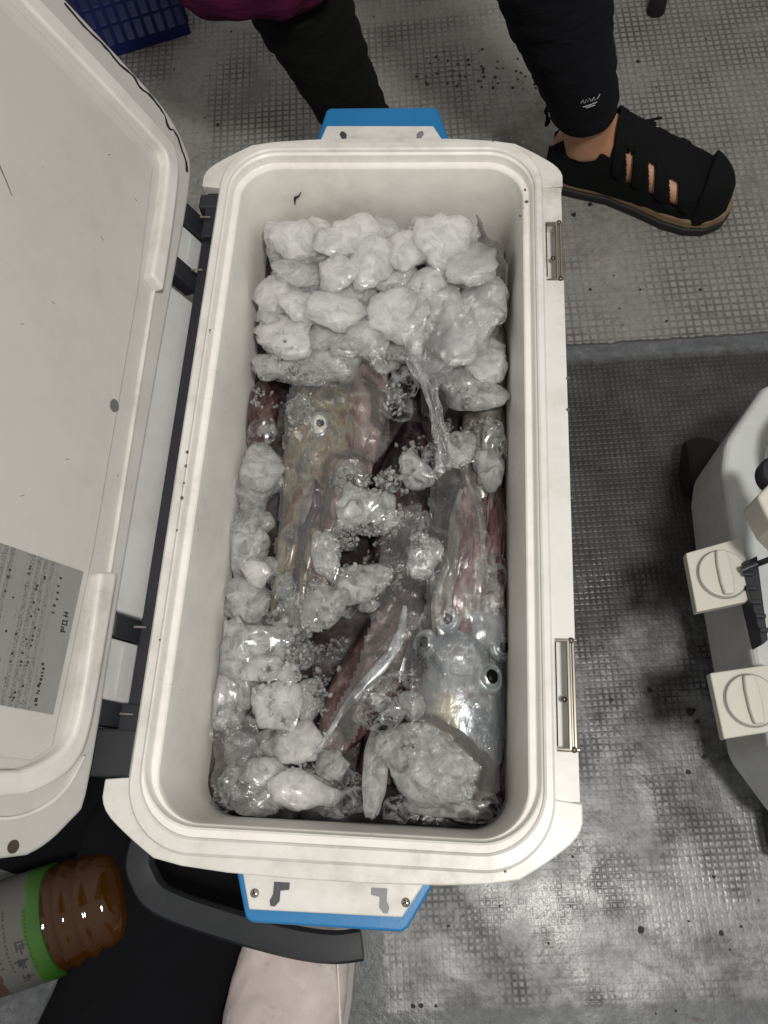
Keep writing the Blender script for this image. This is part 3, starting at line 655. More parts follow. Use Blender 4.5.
# brown squid lying slanting with a silver stripe
sqS = thing('squid', 'reddish brown squid lying slantwise with a long silvery stripe, near the centre front', 'squid')
loftbody('mantle', [(398, 600, .226, 18), (392, 625, .231, 40), (378, 655, .232, 52), (360, 690, .230, 58), (342, 725, .226, 50), (326, 755, .220, 26), (320, 768, .217, 6)], SQ_BROWN, sqS, .6, 24, .07, 14)
loftbody('fin', [(405, 606, .246, 4), (401, 632, .2485, 9), (387, 660, .249, 12), (366, 683, .2480, 11), (345, 708, .2465, 7), (330, 732, .244, 5), (312, 757, .240, 2)], flesh('silver_stripe', [(.35, (.16, .17, .18)), (.5, (.36, .38, .39)), (.65, (.52, .53, .53))], .25, spot=.2, iri=.1), sqS, .45, 14, .15, 15)
# squid at the far right with one eye
sqD = thing('squid', 'greyish brown squid against the right wall near the far ice, one small eye showing', 'squid')
loftbody('mantle', [(484, 395, .220, 34), (484, 420, .224, 44), (482, 460, .222, 46), (482, 500, .216, 36), (490, 540, .21, 16)], SQ_GREY, sqD, .7, 20, .08, 16)
loftbody('head', [(494, 330, .222, 24), (494, 350, .228, 34), (491, 370, .227, 42), (487, 395, .224, 40)], SQ_GREY, sqD, .7, 18, .1, 17)
eye(496, 352, .2465, .0062, sqD, (0, .1), 1.0)
for k in range(3): arm([(500, 500 - k * 6, .226, 9), (503 - k * 3, 530, .226, 9), (502 - k * 3, 565, .224, 5)], SQ_BROWN, sqD, 90 + k)
sqE = thing('squid', 'small dark red squid tip squeezed against the left wall between ice pieces', 'squid')
loftbody('mantle', [(270, 378, .225, 16), (264, 398, .232, 30), (261, 420, .233, 32), (258, 440, .228, 24), (256, 462, .22, 8)], SQ_BROWN, sqE, .7, 16, .15, 18)
sqF = thing('squid', 'dark reddish squid end lying in meltwater at the near right corner', 'squid')
loftbody('mantle', [(440, 800, .207, 26), (465, 806, .210, 34), (488, 800, .211, 34), (503, 775, .209, 22), (508, 740, .206, 10)], SQ_BROWN, sqF, .7, 18, .12, 19)

# ice pieces --------------------------------------------------------
ICE_ME = []
def ice_mesh(seed, flat, rounded, mat, facets=8, lev=4):
    rr = random.Random(seed); bm = bmesh.new(); bmesh.ops.create_icosphere(bm, subdivisions=lev, radius=1)
    cuts = []
    for k in range(facets):
        a, b = rr.uniform(0, 2 * PI), rr.uniform(-.35, .35); d = Vector((math.cos(a) * math.sqrt(1 - b * b), math.sin(a) * math.sqrt(1 - b * b), b)); cuts.append((d, rr.uniform(.62, .9)))
    off = Vector((rr.uniform(-50, 50), rr.uniform(-50, 50), 0))
    for v in bm.verts:
        d = v.co.normalized(); r = 1.0
        for n_, c_ in cuts:
            q = d.dot(n_)
            if q > .01:
                x = c_ / q; r = -math.log(math.exp(-r * 38) + math.exp(-x * 38)) / 38 if x < 1.6 else r
        r += .26 * noise.noise(d * 1.2 + off) + .15 * noise.noise(d * 2.8 + off) + .07 * abs(noise.noise(d * 5 + off)) + .05 * noise.noise(d * 10 + off) * (1.7 - rounded)
        v.co = d * r
        zz = math.copysign(abs(d.z) ** (.50 if rounded < .85 else .66), d.z); v.co.z = zz * flat * (.92 + .25 * noise.noise(d * 2.2 + off) + .10 * noise.noise(d * 7 + off))
    xs = [v.co.x for v in bm.verts]; ys = [v.co.y for v in bm.verts]
    cx, cy = (max(xs) + min(xs)) / 2, (max(ys) + min(ys)) / 2; hx, hy = (max(xs) - min(xs)) / 2, (max(ys) - min(ys)) / 2
    for v in bm.verts: v.co.x = (v.co.x - cx) / hx; v.co.y = (v.co.y - cy) / hy
    me = bpy.data.meshes.new('ice_piece'); bmesh.ops.recalc_face_normals(bm, faces=bm.faces); bm.to_mesh(me); bm.free()
    for p in me.polygons: p.use_smooth = True
    me.materials.append(mat); return me
ME = {'f': [ice_mesh(k, .7, .8, ICE, 7) for k in range(10)], 'w': [ice_mesh(30 + k, .7, .9, ICEW, 9) for k in range(12)], 'c': [ice_mesh(60 + k, .6, .5, ICEC, 8) for k in range(7)], 'b': [ice_mesh(207, .7, 1.0, ICE, 2)], 'r': [ice_mesh(90 + k, .6, .2, ICE, 9, 5) for k in range(4)]}
ice_objs = []
def ice(u, v, wpx, hpx, rot=0, kind='f', dz=0, label=None, group=None, thick=.62, z=None, tilt=.30):
    zt = (zs(v) if z is None else z) + dz
    p = at(u, v, zt); k = mpp(p); hx, hy = wpx * .5 * k, hpx * .5 * k / .96
    th = min(hx, hy) * thick
    me = random.choice(ME[kind]); o = bpy.data.objects.new('ice_piece', me); sc.collection.objects.link(o)
    if th < .22 * max(hx, hy): th = .22 * max(hx, hy)
    M = Euler((random.uniform(-tilt, tilt), random.uniform(-tilt, tilt), math.radians(rot))).to_matrix().to_4x4()
    o.matrix_world = Matrix.Translation(p - Vector((0, 0, th * .6))) @ M @ Matrix.Diagonal((hx, hy, th / .7 * 1.0, 1))
    bb = [o.matrix_world @ Vector(c) for c in o.bound_box]; lx = min(b.x for b in bb); hxx = max(b.x for b in bb); ly = min(b.y for b in bb); hyy = max(b.y for b in bb)
    lim = .1265 + (zt - .24) * .055; sx_ = 0; sy_ = 0
    if lx < -lim: sx_ = -lim - lx
    if hxx > lim: sx_ = lim - hxx
    if hyy > .290 + (zt - .24) * .06: sy_ = .290 + (zt - .24) * .06 - hyy
    if ly < -.289: sy_ = -.289 - ly
    o.location.x += sx_ * .75; o.location.y += sy_ * .75
    tag(o, label or 'frosted ice lump', 'ice piece', group); ice_objs.append(o); content.append(o); return o
H = 'ice heaped at the far end of the cooler'; LG = 'ice along the left wall of the cooler'; CG = 'ice lying between and on the squid'; NG = 'ice at the near end of the cooler'
far = [(298, 238, 50, 34, 5, 'w', .004, 'broad pale ice lump at the far left corner of the heap'), (350, 233, 60, 46, 0, 'w', .002, 'large smooth ice lump at the far end of the heap, second from the left'),
 (405, 248, 40, 42, 0, 'w', .004, 'roundish white ice lump at the far edge of the heap, right of its middle'), (446, 246, 52, 62, 15, 'w', .002, 'tall pointed ice lump at the far edge of the heap, nearest the plastic film'),
 (474, 262, 44, 52, -35, 'w', .004, 'slanting ice lump half under the plastic film at the far right of the heap'), (336, 270, 38, 34, 20, 'w', .008, 'small oval ice lump in the heap just under the large smooth one'),
 (371, 262, 36, 50, -30, 'w', .006, 'upright curved ice lump in the middle of the far heap'), (297, 273, 46, 26, 0, 'f', 0, 'flat narrow ice slab under the far left corner lump'),
 (302, 292, 60, 24, 5, 'f', -.005, 'long greyish ice slab in the left of the far heap'), (300, 306, 36, 28, 10, 'w', .006, 'knobby ice lump on the left of the heap above the big grey one'),
 (284, 333, 50, 48, 10, 'w', .002, 'big rounded ice lump at the left side of the heap beside the wall'), (336, 308, 52, 38, 0, 'w', .006, 'oval ice lump at the centre of the far heap'),
 (398, 312, 54, 50, 0, 'w', .010, 'biggest glossy ice lump right of the heap centre'), (355, 340, 44, 30, 10, 'f', .002, 'ice lump under the centre of the heap'), (325, 334, 36, 34, 0, 'f', -.004, 'squarish ice lump between the big left lump and the heap centre'),
 (368, 338, 34, 40, 30, 'w', .003, 'ice lump at the near edge of the heap above the pink squid'), (402, 350, 40, 24, 0, 'f', 0, 'flat ice lump below the biggest glossy one'), (270, 366, 34, 26, 0, 'f', 0, 'grey ice lump against the left wall at the near edge of the heap'),
 (298, 372, 56, 20, -15, 'c', .002, 'long clear ice sliver leaning at the near edge of the heap'), (440, 300, 40, 50, 10, 'w', 0, 'pale ice lump right of the biggest glossy one'), (462, 330, 62, 56, 40, 'w', .004, 'broad slanting ice slab under the plastic film on the right'),
 (432, 348, 44, 50, 0, 'f', -.002, 'ice lump under the twisted plastic neck'), (485, 300, 40, 50, 0, 'f', -.004, 'ice lump by the right wall under the film'), (395, 275, 30, 30, 0, 'f', -.004, 'small ice lump tucked in the far heap right of the curved one'),
 (425, 280, 36, 34, 0, 'w', .002, 'middle-sized ice lump behind the biggest glossy one'), (318, 252, 34, 24, 0, 'f', -.004, 'ice lump showing between the two far left lumps'), (345, 290, 34, 22, 0, 'f', 0, 'low ice lump between centre and far rows'),
 (385, 232, 30, 34, 0, 'f', -.006, 'low ice lump at the far edge between two white ones'), (270, 310, 24, 34, 0, 'f', -.006, 'narrow ice lump wedged at the left wall beside the knobby one'), (277, 250, 20, 30, 0, 'f', -.008, 'narrow ice lump wedged in the far left corner'),
 (455, 375, 40, 34, 20, 'f', -.004, 'ice lump just right of the twisted plastic neck'), (484, 387, 52, 40, 0, 'f', -.002, 'wide rough ice lump by the right wall below the small eye'), (405, 378, 28, 42, -20, 'c', .0, 'clear ice lump left of the twisted plastic neck'),
 (335, 362, 26, 22, 0, 'c', .002, 'small clear ice lump just above the white eye'), (385, 362, 26, 20, 0, 'f', 0, 'small ice lump above the pink squid'), (425, 225, 30, 26, 0, 'f', -.006, 'low ice lump between far edge lumps on the right')]
left = [(262, 466, 36, 54, 0, 'f', .000, 'upright oval grey ice piece against the left wall beside the olive squid'), (251, 505, 24, 42, 0, 'c', -.004, 'small clear ice piece on the left wall below the oval one'), (241, 545, 26, 56, 0, 'f', -.004, 'narrow upright ice piece on the left wall at mid height'),
 (255, 572, 24, 26, 40, 'w', .004, 'little white ice pebble above the big left slab'), (238, 600, 38, 44, 10, 'f', 0, 'rounded ice lump by the left wall above the big slab'), (268, 620, 56, 60, -30, 'c', .000, 'large clear slanting ice slab left of the olive squid tips'),
 (262, 648, 70, 40, 10, 'f', .001, 'broad grey ice slab at the left, below the clear slanting one'), (224, 662, 26, 76, 6, 'f', .002, 'long upright ice piece against the left wall'), (222, 702, 22, 44, 0, 'f', 0, 'short upright ice piece on the left wall under the long one'),
 (263, 669, 38, 22, 12, 'w', .006, 'small bar-shaped ice piece below the broad grey slab'), (289, 674, 21, 20, 0, 'w', .006, 'small round ice pebble right of the bar-shaped piece'), (277, 706, 44, 46, 10, 'w', .004, 'knuckle-shaped bright ice lump in the left heap'),
 (298, 742, 46, 38, -10, 'w', .002, 'pale ice lump below the knuckle-shaped one'), (310, 700, 24, 40, 0, 'f', -.004, 'narrow ice lump beside the brown squid'), (262, 430, 24, 26, 0, 'c', -.006, 'small clear ice chip beside the dark red squid tip'),
 (283, 590, 22, 40, 20, 'c', .002, 'slim clear ice sliver at the olive squid tips'), (300, 655, 24, 24, 0, 'f', -.002, 'small ice lump between left slabs and brown squid'), (240, 730, 34, 30, 0, 'c', -.008, 'clear ice lump under the crumpled bag at the left'), (246, 620, 30, 30, 0, 'f', -.008, 'half-buried ice lump beneath the left slabs')]
cen = [(366, 508, 50, 44, 5, 'f', .008, 'square cloudy ice block right of the olive squid'), (325, 556, 24, 48, 12, 'f', .010, 'upright ice piece lying on the olive squid tips'), (363, 583, 50, 32, 10, 'f', .010, 'flat oblong ice piece in the middle below the square block'),
 (323, 607, 40, 42, 0, 'f', .008, 'squarish rough ice lump at the lower end of the olive squid'), (346, 606, 20, 22, 0, 'c', .004, 'small clear ice bit right of the squarish lump'), (369, 605, 18, 14, 0, 'f', .004, 'tiny ice bit under the oblong piece'),
 (425, 556, 30, 36, 0, 'f', .010, 'rounded ice lump left of the red squid arms'), (418, 525, 20, 28, -10, 'c', .006, 'clear ice bit above the rounded lump'), (415, 468, 28, 36, 20, 'f', .0, 'dull ice lump left of the bag knot'), (398, 405, 26, 26, 0, 'c', 0, 'clear ice bit beside the pink squid'),
 (432, 460, 22, 30, 0, 'c', .004, 'knobbly ice bit tied in under the bag knot'), (462, 448, 26, 34, 10, 'f', 0, 'ice lump right of the bag knot'), (495, 440, 22, 40, 0, 'c', -.002, 'thin clear ice piece on the right wall'), (499, 575, 20, 44, 0, 'c', 0, 'upright clear ice piece on the right wall beside the bag'),
 (352, 472, 30, 24, 0, 'f', .006, 'ice lump on top of the square cloudy block'), (388, 480, 22, 22, 0, 'c', .006, 'clear ice bit right of the square block'), (345, 535, 22, 26, 0, 'c', .006, 'clear ice bit below the square block'), (298, 410, 22, 30, 0, 'c', .002, 'clear ice bit left of the white eye'),
 (490, 470, 26, 36, 0, 'f', -.006, 'ice lump low beside the grey-brown squid'), (412, 620, 14, 16, 0, 'c', .008, 'tiny clear ice bit on the dark squid'), (490, 610, 16, 30, 0, 'f', .0, 'small ice piece at the right above the lower eye')]
near = [(388, 698, 40, 62, -38, 'c', .016, 'clear glassy ice slab leaning left of the pale belly'), (412, 706, 24, 24, 0, 'f', .008, 'small ice bit right of the glassy slab'), (375, 776, 22, 74, 3, 'b', .010, 'long upright ice bar at the near end'),
 (424, 769, 94, 62, -22, 'r', .020, 'largest rough ice chunk, over the silver squid belly'), (442, 806, 64, 20, 0, 'f', -.002, 'low ice slab under the largest rough chunk'), (303, 789, 62, 34, -3, 'w', .006, 'big smooth oblong ice piece at the near left'),
 (265, 771, 42, 24, 5, 'w', .004, 'small rounded ice piece left above the oblong one'), (262, 802, 54, 28, 0, 'f', -.003, 'ice lump in front of the oblong one by the near wall'), (238, 785, 32, 44, -25, 'c', .002, 'clear tilted ice piece at the near left corner'),
 (343, 790, 56, 44, 0, 'c', .000, 'dark clear ice block between the oblong piece and the upright bar'), (330, 765, 34, 24, 0, 'f', 0, 'ice bit above the dark clear block'), (398, 808, 26, 24, 0, 'c', -.004, 'clear ice bit at the foot of the upright bar'), (478, 812, 48, 26, 10, 'c', .003, 'thin clear ice piece at the near right corner'),
 (300, 765, 28, 22, 0, 'c', .000, 'clear ice bit above the big oblong piece'), (222, 800, 18, 26, 0, 'c', -.003, 'small clear ice bit in the near left corner'), (413, 728, 18, 18, 0, 'c', .008, 'small clear bit under the glassy slab'), (245, 760, 30, 26, 0, 'c', -.002, 'clear ice lump under the crumpled bag at the near left')]
for lst, gname in ((far, H), (left, LG), (cen, CG), (near, NG)):
    for u, v, w_, h_, r_, k_, dz, lab in lst: ice(u, v, w_ * 1.25, h_ * 1.22, r_, k_, dz, lab, gname, thick=.36 if k_ != 'r' else .40)
# underlying lumps that fill the load
rr = random.Random(5)
for k in range(58):
    u = rr.uniform(272, 500); v = rr.uniform(225, 372); ice(u, v, rr.uniform(34, 52), rr.uniform(30, 44), rr.uniform(0, 180), 'w', -.003 - rr.uniform(0, .008), 'half-hidden ice lump in the gaps of the far heap', 'half-hidden ice in the far heap')
for k in range(26):
    v = rr.uniform(470, 800); u = rr.uniform(222, 300 if v > 600 else 265); ice(u, v, rr.uniform(26, 42), rr.uniform(26, 40), rr.uniform(0, 180), 'f', -.006 - rr.uniform(0, .007), 'half-hidden ice lump in the gaps along the left wall', 'half-hidden ice along the left wall')
# crushed ice: shards in drifts
bm = bmesh.new(); tree_v = []; 
def bvh_of(objs):
    V, F = [], []
    for o in objs:
        mw = o.matrix_world if o.parent is None else o.parent.matrix_world @ o.matrix_local
        b = len(V); V += [o.matrix_world @ v.co if o in ice_set else v.co.copy() for v in o.data.vertices]; F += [tuple(b + i for i in p.vertices) for p in o.data.polygons]
    return BVHTree.FromPolygons(V, F)
ice_set = set(ice_objs)
tree = bvh_of(content + [ms])
def top(x, y):
    h = tree.ray_cast(Vector((x, y, .5)), Vector((0, 0, -1)))
    return h[0].z if h[0] is not None else .2
drifts = [(372, 482, 24, 18, 90), (350, 545, 16, 22, 70), (300, 655, 16, 30, 110), (345, 560, 10, 20, 40), (398, 500, 12, 30, 50), (290, 405, 16, 24, 80), (300, 380, 30, 10, 60), (345, 478, 16, 10, 40), (420, 540, 8, 22, 40), (330, 640, 12, 20, 50), (420, 440, 20, 16, 50), (250, 690, 14, 10, 16), (285, 724, 10, 8, 14), (395, 395, 10, 18, 40), (255, 385, 12, 16, 30), (365, 560, 12, 10, 30), (318, 690, 8, 34, 60), (470, 420, 16, 20, 40), (410, 745, 10, 12, 20), (300, 768, 30, 6, 14), (380, 356, 60, 8, 60), (280, 350, 20, 20, 30), (455, 395, 20, 16, 50), (300, 640, 22, 14, 60), (395, 560, 8, 30, 40), (372, 530, 20, 10, 60), (270, 700, 8, 30, 30), (310, 585, 10, 10, 24)]
rr = random.Random(11)
for cu, cv, su, sv, n in drifts:
    for k in range(n):
        u, v = rr.gauss(cu, su * .55), rr.gauss(cv, sv * .55); p = at(u, v, zs(v) + .004)
        if abs(p.x) > .122: continue
        z = top(p.x, p.y); s = rr.uniform(.0012, .0042)
        m = Euler((rr.uniform(0, 3), rr.uniform(0, 3), rr.uniform(0, 3))).to_matrix()
        res = bmesh.ops.create_icosphere(bm, subdivisions=1, radius=s)
        sq = Vector((rr.uniform(.6, 1.5), rr.uniform(.5, 1), rr.uniform(.3, .8)))
        for vv in res['verts']:
            vv.co *= rr.uniform(.7, 1.2); vv.co = m @ Vector((vv.co.x * sq.x, vv.co.y * sq.y, vv.co.z * sq.z)) + Vector((p.x, p.y, z + s * .25))
o = link('crushed_ice', bm, CRUSH); o['kind'] = 'stuff'; o['label'] = 'drifts of crushed ice crumbs between the ice lumps and squid'
# clear plastic bags draped over the load
def inpoly(x, y, poly):
    c = False; n = len(poly)
    for i in range(n):
        x1, y1 = poly[i]; x2, y2 = poly[(i + 1) % n]
        if (y1 > y) != (y2 > y) and x < (x2 - x1) * (y - y1) / (y2 - y1) + x1: c = not c
    return c
def drape(name, label, px_poly, z, off=.0025, dil=3, blur=3, wr=.0025, ang=0, stretch=(1, 3), seed=0, cross=None, res=.0024, parent=None, fold=None):
    poly = [tuple(at(u, v, z)[:2]) for u, v in px_poly]
    x0, x1 = min(p[0] for p in poly), max(p[0] for p in poly); y0, y1 = min(p[1] for p in poly), max(p[1] for p in poly)
    nx, ny = int((x1 - x0) / res) + 2, int((y1 - y0) / res) + 2
    Hh = np.array([[top(x0 + i * res, y0 + j * res) for j in range(ny)] for i in range(nx)])
    def sh(A, i, j): return np.roll(np.roll(A, i, 0), j, 1)
    for _ in range(dil):
        Hp = np.pad(Hh, 1, mode='edge'); Hh = np.max([Hp[1 + a:nx + 1 + a, 1 + b:ny + 1 + b] for a in (-1, 0, 1) for b in (-1, 0, 1)], axis=0)
    for _ in range(blur):
        Hp = np.pad(Hh, 1, mode='edge'); Hh = np.mean([Hp[1 + a:nx + 1 + a, 1 + b:ny + 1 + b] for a in (-1, 0, 1) for b in (-1, 0, 1)], axis=0)
    bm = bmesh.new(); G = {}; ca, sa = math.cos(ang), math.sin(ang)
    for i in range(nx):
        for j in range(ny):
            x, y = x0 + i * res, y0 + j * res
            xx, yy = (ca * x + sa * y) * stretch[0] * 40, (-sa * x + ca * y) * stretch[1] * 40
            n1 = noise.noise(Vector((xx + seed, yy, 0))); n2 = noise.noise(Vector((xx * 2.3, yy * 2.3 + seed, 4))); n3 = noise.noise(Vector((x * 150, y * 150, seed)))
            wv = (1 - abs(n1) * 3) + .5 * (1 - abs(n2) * 3)
            if cross is not None:
                k_ = min(1, max(0, (cross - y) / .03)); n4 = noise.noise(Vector((x * 16 + seed, y * 150, 2))); n5 = noise.noise(Vector((x * 40, y * 320, seed)))
                wv = wv * (1 - k_) + k_ * (.55 * (1 - abs(n4) * 3) + .25 * (1 - abs(n5) * 3))
            hh = Hh[i, j] + off + wr * max(-1, wv) * .6 + wr * .25 * n3
            if inpoly(x + .004 * noise.noise(Vector((x * 60, y * 60, 2))), y + .004 * noise.noise(Vector((x * 60, y * 60, 7))), poly): G[i, j] = bm.verts.new((x, y, hh))
    for (i, j) in list(G):
        if all(k in G for k in ((i + 1, j), (i + 1, j + 1), (i, j + 1))): bm.faces.new((G[i, j], G[i + 1, j], G[i + 1, j + 1], G[i, j + 1]))
    for v in [v for v in bm.verts if not v.link_faces]: bm.verts.remove(v)
    return bm
bagB = thing('plastic_bag', 'clear plastic bag tied in a twisted neck over the silvery squid at the right', 'bag')
link('bag_film', drape('bag', '', [(441, 440), (462, 460), (482, 500), (494, 550), (504, 600), (508, 650), (508, 720), (504, 790), (480, 806), (440, 800), (414, 780), (410, 700), (414, 640), (425, 600), (424, 550), (428, 500)], .25, .003, 4, 5, .0030, .25, (1.0, .35), 3, cross=at(460, 665, .25).y, res=.0018), FILM, bagB, True)
link('bag_mouth', drape('bag', '', [(420, 385), (438, 392), (462, 398), (488, 372), (500, 330), (507, 280), (508, 230), (500, 196), (485, 200), (470, 235), (455, 265), (438, 300), (424, 340)], .28, .004, 3, 4, .0035, -.35, (1.2, .35), 8), FILM, bagB, True)
bm = bmesh.new(); sp = spine([(451, 468, .258, 34), (445, 448, .262, 14), (439, 430, .264, 11), (435, 408, .266, 11), (431, 388, .268, 14), (431, 366, .272, 34), (440, 338, .280, 66), (455, 300, .288, 80)], 8); loops = []
for i, (p, t, s, u) in enumerate(frames([a for a, _ in sp])):
    lp = []
    for k in range(40):
        a = 2 * PI * k / 40; r = sp[i][1] * (1 + .30 * math.cos(7 * a + i * .30) + .16 * math.cos(12 * a - i * .25) + .35 * noise.noise(Vector((math.cos(a) * 2, math.sin(a) * 2, i * .16)))); lp.append(p + s * r * math.cos(a) + u * r * .45 * math.sin(a))
    loops.append(lp)
loft(bm, loops, False, False)
link('twisted_neck', bm, FILM, bagB, True)
bagA = thing('plastic_bag', 'clear plastic bag lying over the olive squid left of centre', 'bag')
link('bag_film', drape('bag', '', [(288, 395), (318, 372), (352, 352), (388, 356), (392, 400), (388, 440), (372, 470), (350, 480), (342, 540), (330, 600), (312, 628), (296, 640), (278, 610), (272, 560), (278, 500), (282, 440)], .25, .0028, 3, 4, .0030, -.3, (.5, 1.3), 13), FILM, bagA, True)
bagC = thing('plastic_bag', 'crumpled empty-looking clear plastic bag in the near left corner', 'bag')
link('bag_film', drape('bag', '', [(212, 722), (240, 712), (262, 722), (272, 745), (262, 775), (248, 800), (222, 806), (211, 790)], .235, .004, 3, 2, .0055, .6, (1.4, .8), 21), FILM, bagC, True)
bagD = thing('plastic_bag', 'clear plastic film stretched over the dark squid in the middle', 'bag')
link('bag_film', drape('bag', '', [(384, 520), (420, 500), (428, 540), (428, 600), (415, 680), (385, 700), (340, 760), (318, 768), (318, 740), (350, 680), (372, 620), (378, 560)], .245, .0022, 3, 4, .0018, .1, (.35, 2.2), 31), FILM, bagD, True)

# ------------------------------------------------------------------ second cooler at the right edge
c2 = thing('cooler_box', 'pale grey wheeled cooler at the right edge, with two square cream plates', 'cooler')
def foot_pts(d): return [(.43 + d, -.285), (.3900 + d, -.262), (.3560 + d, -.212), (.3430 + d, -.05), (.3405 + d, .055), (.3455 + d, .083), (.3900 + d, .1480), (.52, .1700), (.70, .165), (.70, -.285)]
bm = bmesh.new(); prism(bm, foot_pts(0), .075, .190); link('body', bm, GREYP, c2, mods=[BEV(.008, 4, 15)])
bm = bmesh.new(); prism(bm, [(x + .034, y * .9) for x, y in foot_pts(0)], .1905, .262); link('upper_body', bm, GREYP, c2, mods=[BEV(.010, 4, 15)])
bm = bmesh.new(); prism(bm, [(.3700, .0900), (.3870, -.1120), (.3970, -.225), (.425, -.262), (.69, -.262), (.69, .14), (.41, .14), (.378, .100)], .035, .074); link('base_rail', bm, GREYP, c2, mods=[BEV(.003)])
for y, x in ((.125, .346), (-.272, .402)):
    bm = bmesh.new(); T = Matrix.Translation((x + .024, y, .034)) @ Matrix.Rotation(math.radians(84), 4, 'Y'); loops = []
    for h, r in ((-.020, .020), (-.018, .029), (-.010, .0335), (.010, .0335), (.018, .029), (.020, .020)): loops.append([T @ Vector((r * math.cos(2 * PI * k / 28), r * math.sin(2 * PI * k / 28), h)) for k in range(28)])
    loft(bm, loops); wh = link('wheel', bm, RUBBER, c2, True)
    bm = bmesh.new(); tube(bm, [(x + .02, y, .034), (x + .09, y, .034)], .006, 8); link('axle', bm, DSTEEL, wh, True)
ZP = .208
for (a, b, c_, d) in (((686, 553), (742, 537), (755, 600), (697, 612)), ((710, 673), (772, 664), (787, 729), (724, 739))):
    P4 = [at(u, v, ZP) for u, v in (a, b, c_, d)]; bm = bmesh.new(); prism(bm, [(p.x, p.y) for p in P4[::-1]], ZP - .012, ZP)
    pl = link('side_plate', bm, CREAM, c2, mods=[BEV(.0012)])
    ce = sum(P4, Vector()) / 4; hw = (P4[1] - P4[0]).length / 2; ce = ce + (P4[1] - P4[0]) * .04
    ang = math.atan2((P4[3] - P4[0]).y, (P4[3] - P4[0]).x)
    bm = bmesh.new(); loops = []; R_ = hw * .80
    for z_, r_ in ((0, R_), (.0035, R_), (.0045, R_ * .97)): loops.append([(ce.x + r_ * math.cos(2 * PI * k / 40), ce.y + r_ * math.sin(2 * PI * k / 40), ZP + z_) for k in range(40)])
    loft(bm, loops); kn = link('turn_knob', bm, CREAM, pl, True, mods=[BEV(.0008)])
    bm = bmesh.new(); loops = []
    for z_, r_ in ((.0002, R_ * 1.06), (.0009, R_ * 1.06)): loops.append([(ce.x + r_ * math.cos(2 * PI * k / 40), ce.y + r_ * math.sin(2 * PI * k / 40), ZP + z_) for k in range(40)])
    loft(bm, loops); link('knob_seat', bm, simple('seat_grey', (.22, .21, .19), .6), pl)
    bm = bmesh.new(); T = Matrix.Translation((ce.x, ce.y, ZP)) @ Matrix.Rotation(ang, 4, 'Z'); prism(bm, [(-R_ * .95, -.0045), (-R_ * .4, -.006), (R_ * .4, -.006), (R_ * .95, -.0045), (R_ * .95, .0045), (R_ * .4, .006), (-R_ * .4, .006), (-R_ * .95, .0045)], .0048, .0105, T)
    link('grip', bm, CREAM, kn, mods=[BEV(.002, 3)])
    bm = bmesh.new(); box(bm, ce.x - .006, ce.x + .03, ce.y - .012, ce.y + .012, ZP - .0300, ZP - .0125); link('plate_arm', bm, BLACKP, pl)
bm = bmesh.new()
P4 = [at(u, v, .215) for u, v in ((742, 563), (757, 556), (768, 640), (762, 645))]
prism(bm, [(p.x, p.y) for p in P4[::-1]],   .1905, .216)
for k in range(5):
    p = at(745 + k * 4, 575 + k * 14, .215); box(bm, p.x - .003, p.x + .006, p.y - .002, p.y + .002, .2165, .221)
link('ratchet_bracket', bm, BLACKP, c2, mods=[BEV(.001)])
bm = bmesh.new(); tube(bm, [at(742, 570, .222), at(760, 563, .226), at(790, 552, .268)], [.003, .0028, .003], 8); link('bracket_lever', bm, BLACKP, c2, True)
bm = bmesh.new(); P5 = [at(u, v, .29) for u, v in ((753, 500), (768, 485), (800, 480), (800, 560), (768, 530), (760, 515))]; prism(bm, [(p.x, p.y) for p in P5[::-1]], .2625, .30); link('corner_catch', bm, CREAM, c2, mods=[BEV(.003, 3)])
bm = bmesh.new(); p = at(774, 470, .28); loops = [[(p.x + r * math.cos(2 * PI * k / 24), p.y + r * 1.4 * math.sin(2 * PI * k / 24), z) for k in range(24)] for z, r in ((.2625, .010), (.275, .010), (.278, .008))]; loft(bm, loops); link('cap', bm, BLACKP, c2, True)

# ------------------------------------------------------------------ person beyond the cooler
per = thing('person', 'person in black leggings and black sandals standing beyond the far end of the cooler', 'person', (0, 0, 0))
def foot_sections(heel, toe, h=.0, grow=0.0):
    """rings of a foot from heel to toe (t, half width, height, centre offset)"""
    ax = (toe - heel); Ln = ax.length; ax.normalize(); sd = Vector((-ax.y, ax.x, 0))
    rings = []
    for t, hw, ht in ((0.0, .012, .035), (.03, .024, .055), (.10, .031, .078), (.20, .034, .092), (.30, .034, .088), (.42, .036, .072), (.55, .040, .058), (.68, .045, .047), (.80, .046, .038), (.90, .040, .031), (.97, .026, .024), (1.0, .010, .016)):
        c = heel + ax * (Ln * t) + sd * (.006 * math.sin(t * PI)); hw2, ht2 = hw * .95 + grow, ht * .96 + grow
        rings.append((t, c, ax, sd, hw2, ht2))
    return rings
def ring_pts(r, base, seg=20):
    t, c, ax, sd, hw, ht = r; out = []
    for k in range(seg):
        a = 2 * PI * k / seg; x = math.cos(a); y = math.sin(a)
        out.append(c + sd * (hw * math.copysign(abs(x) ** .8, x)) + Vector((0, 0, base + ht * .5 + ht * .5 * math.copysign(abs(y) ** .85, y))))
    return out
HR, TR = Vector((.205, .601, 0)), Vector((.436, .522, 0)); HL, TL = Vector((-.085, .600, 0)), Vector((.055, .420, 0))
bm = bmesh.new()
for Hh_, T_ in ((HR, TR), (HL, TL)): loft(bm, [ring_pts(r, .026, 20) for r in foot_sections(Hh_, T_)])
legR = [(.246, .578, .075), (.240, .572, .115), (.226, .566, .16), (.205, .560, .22), (.176, .556, .30), (.150, .548, .38), (.118, .545, .48), (.06, .62, .64), (-.01, .72, .80), (-.03, .76, .90)]
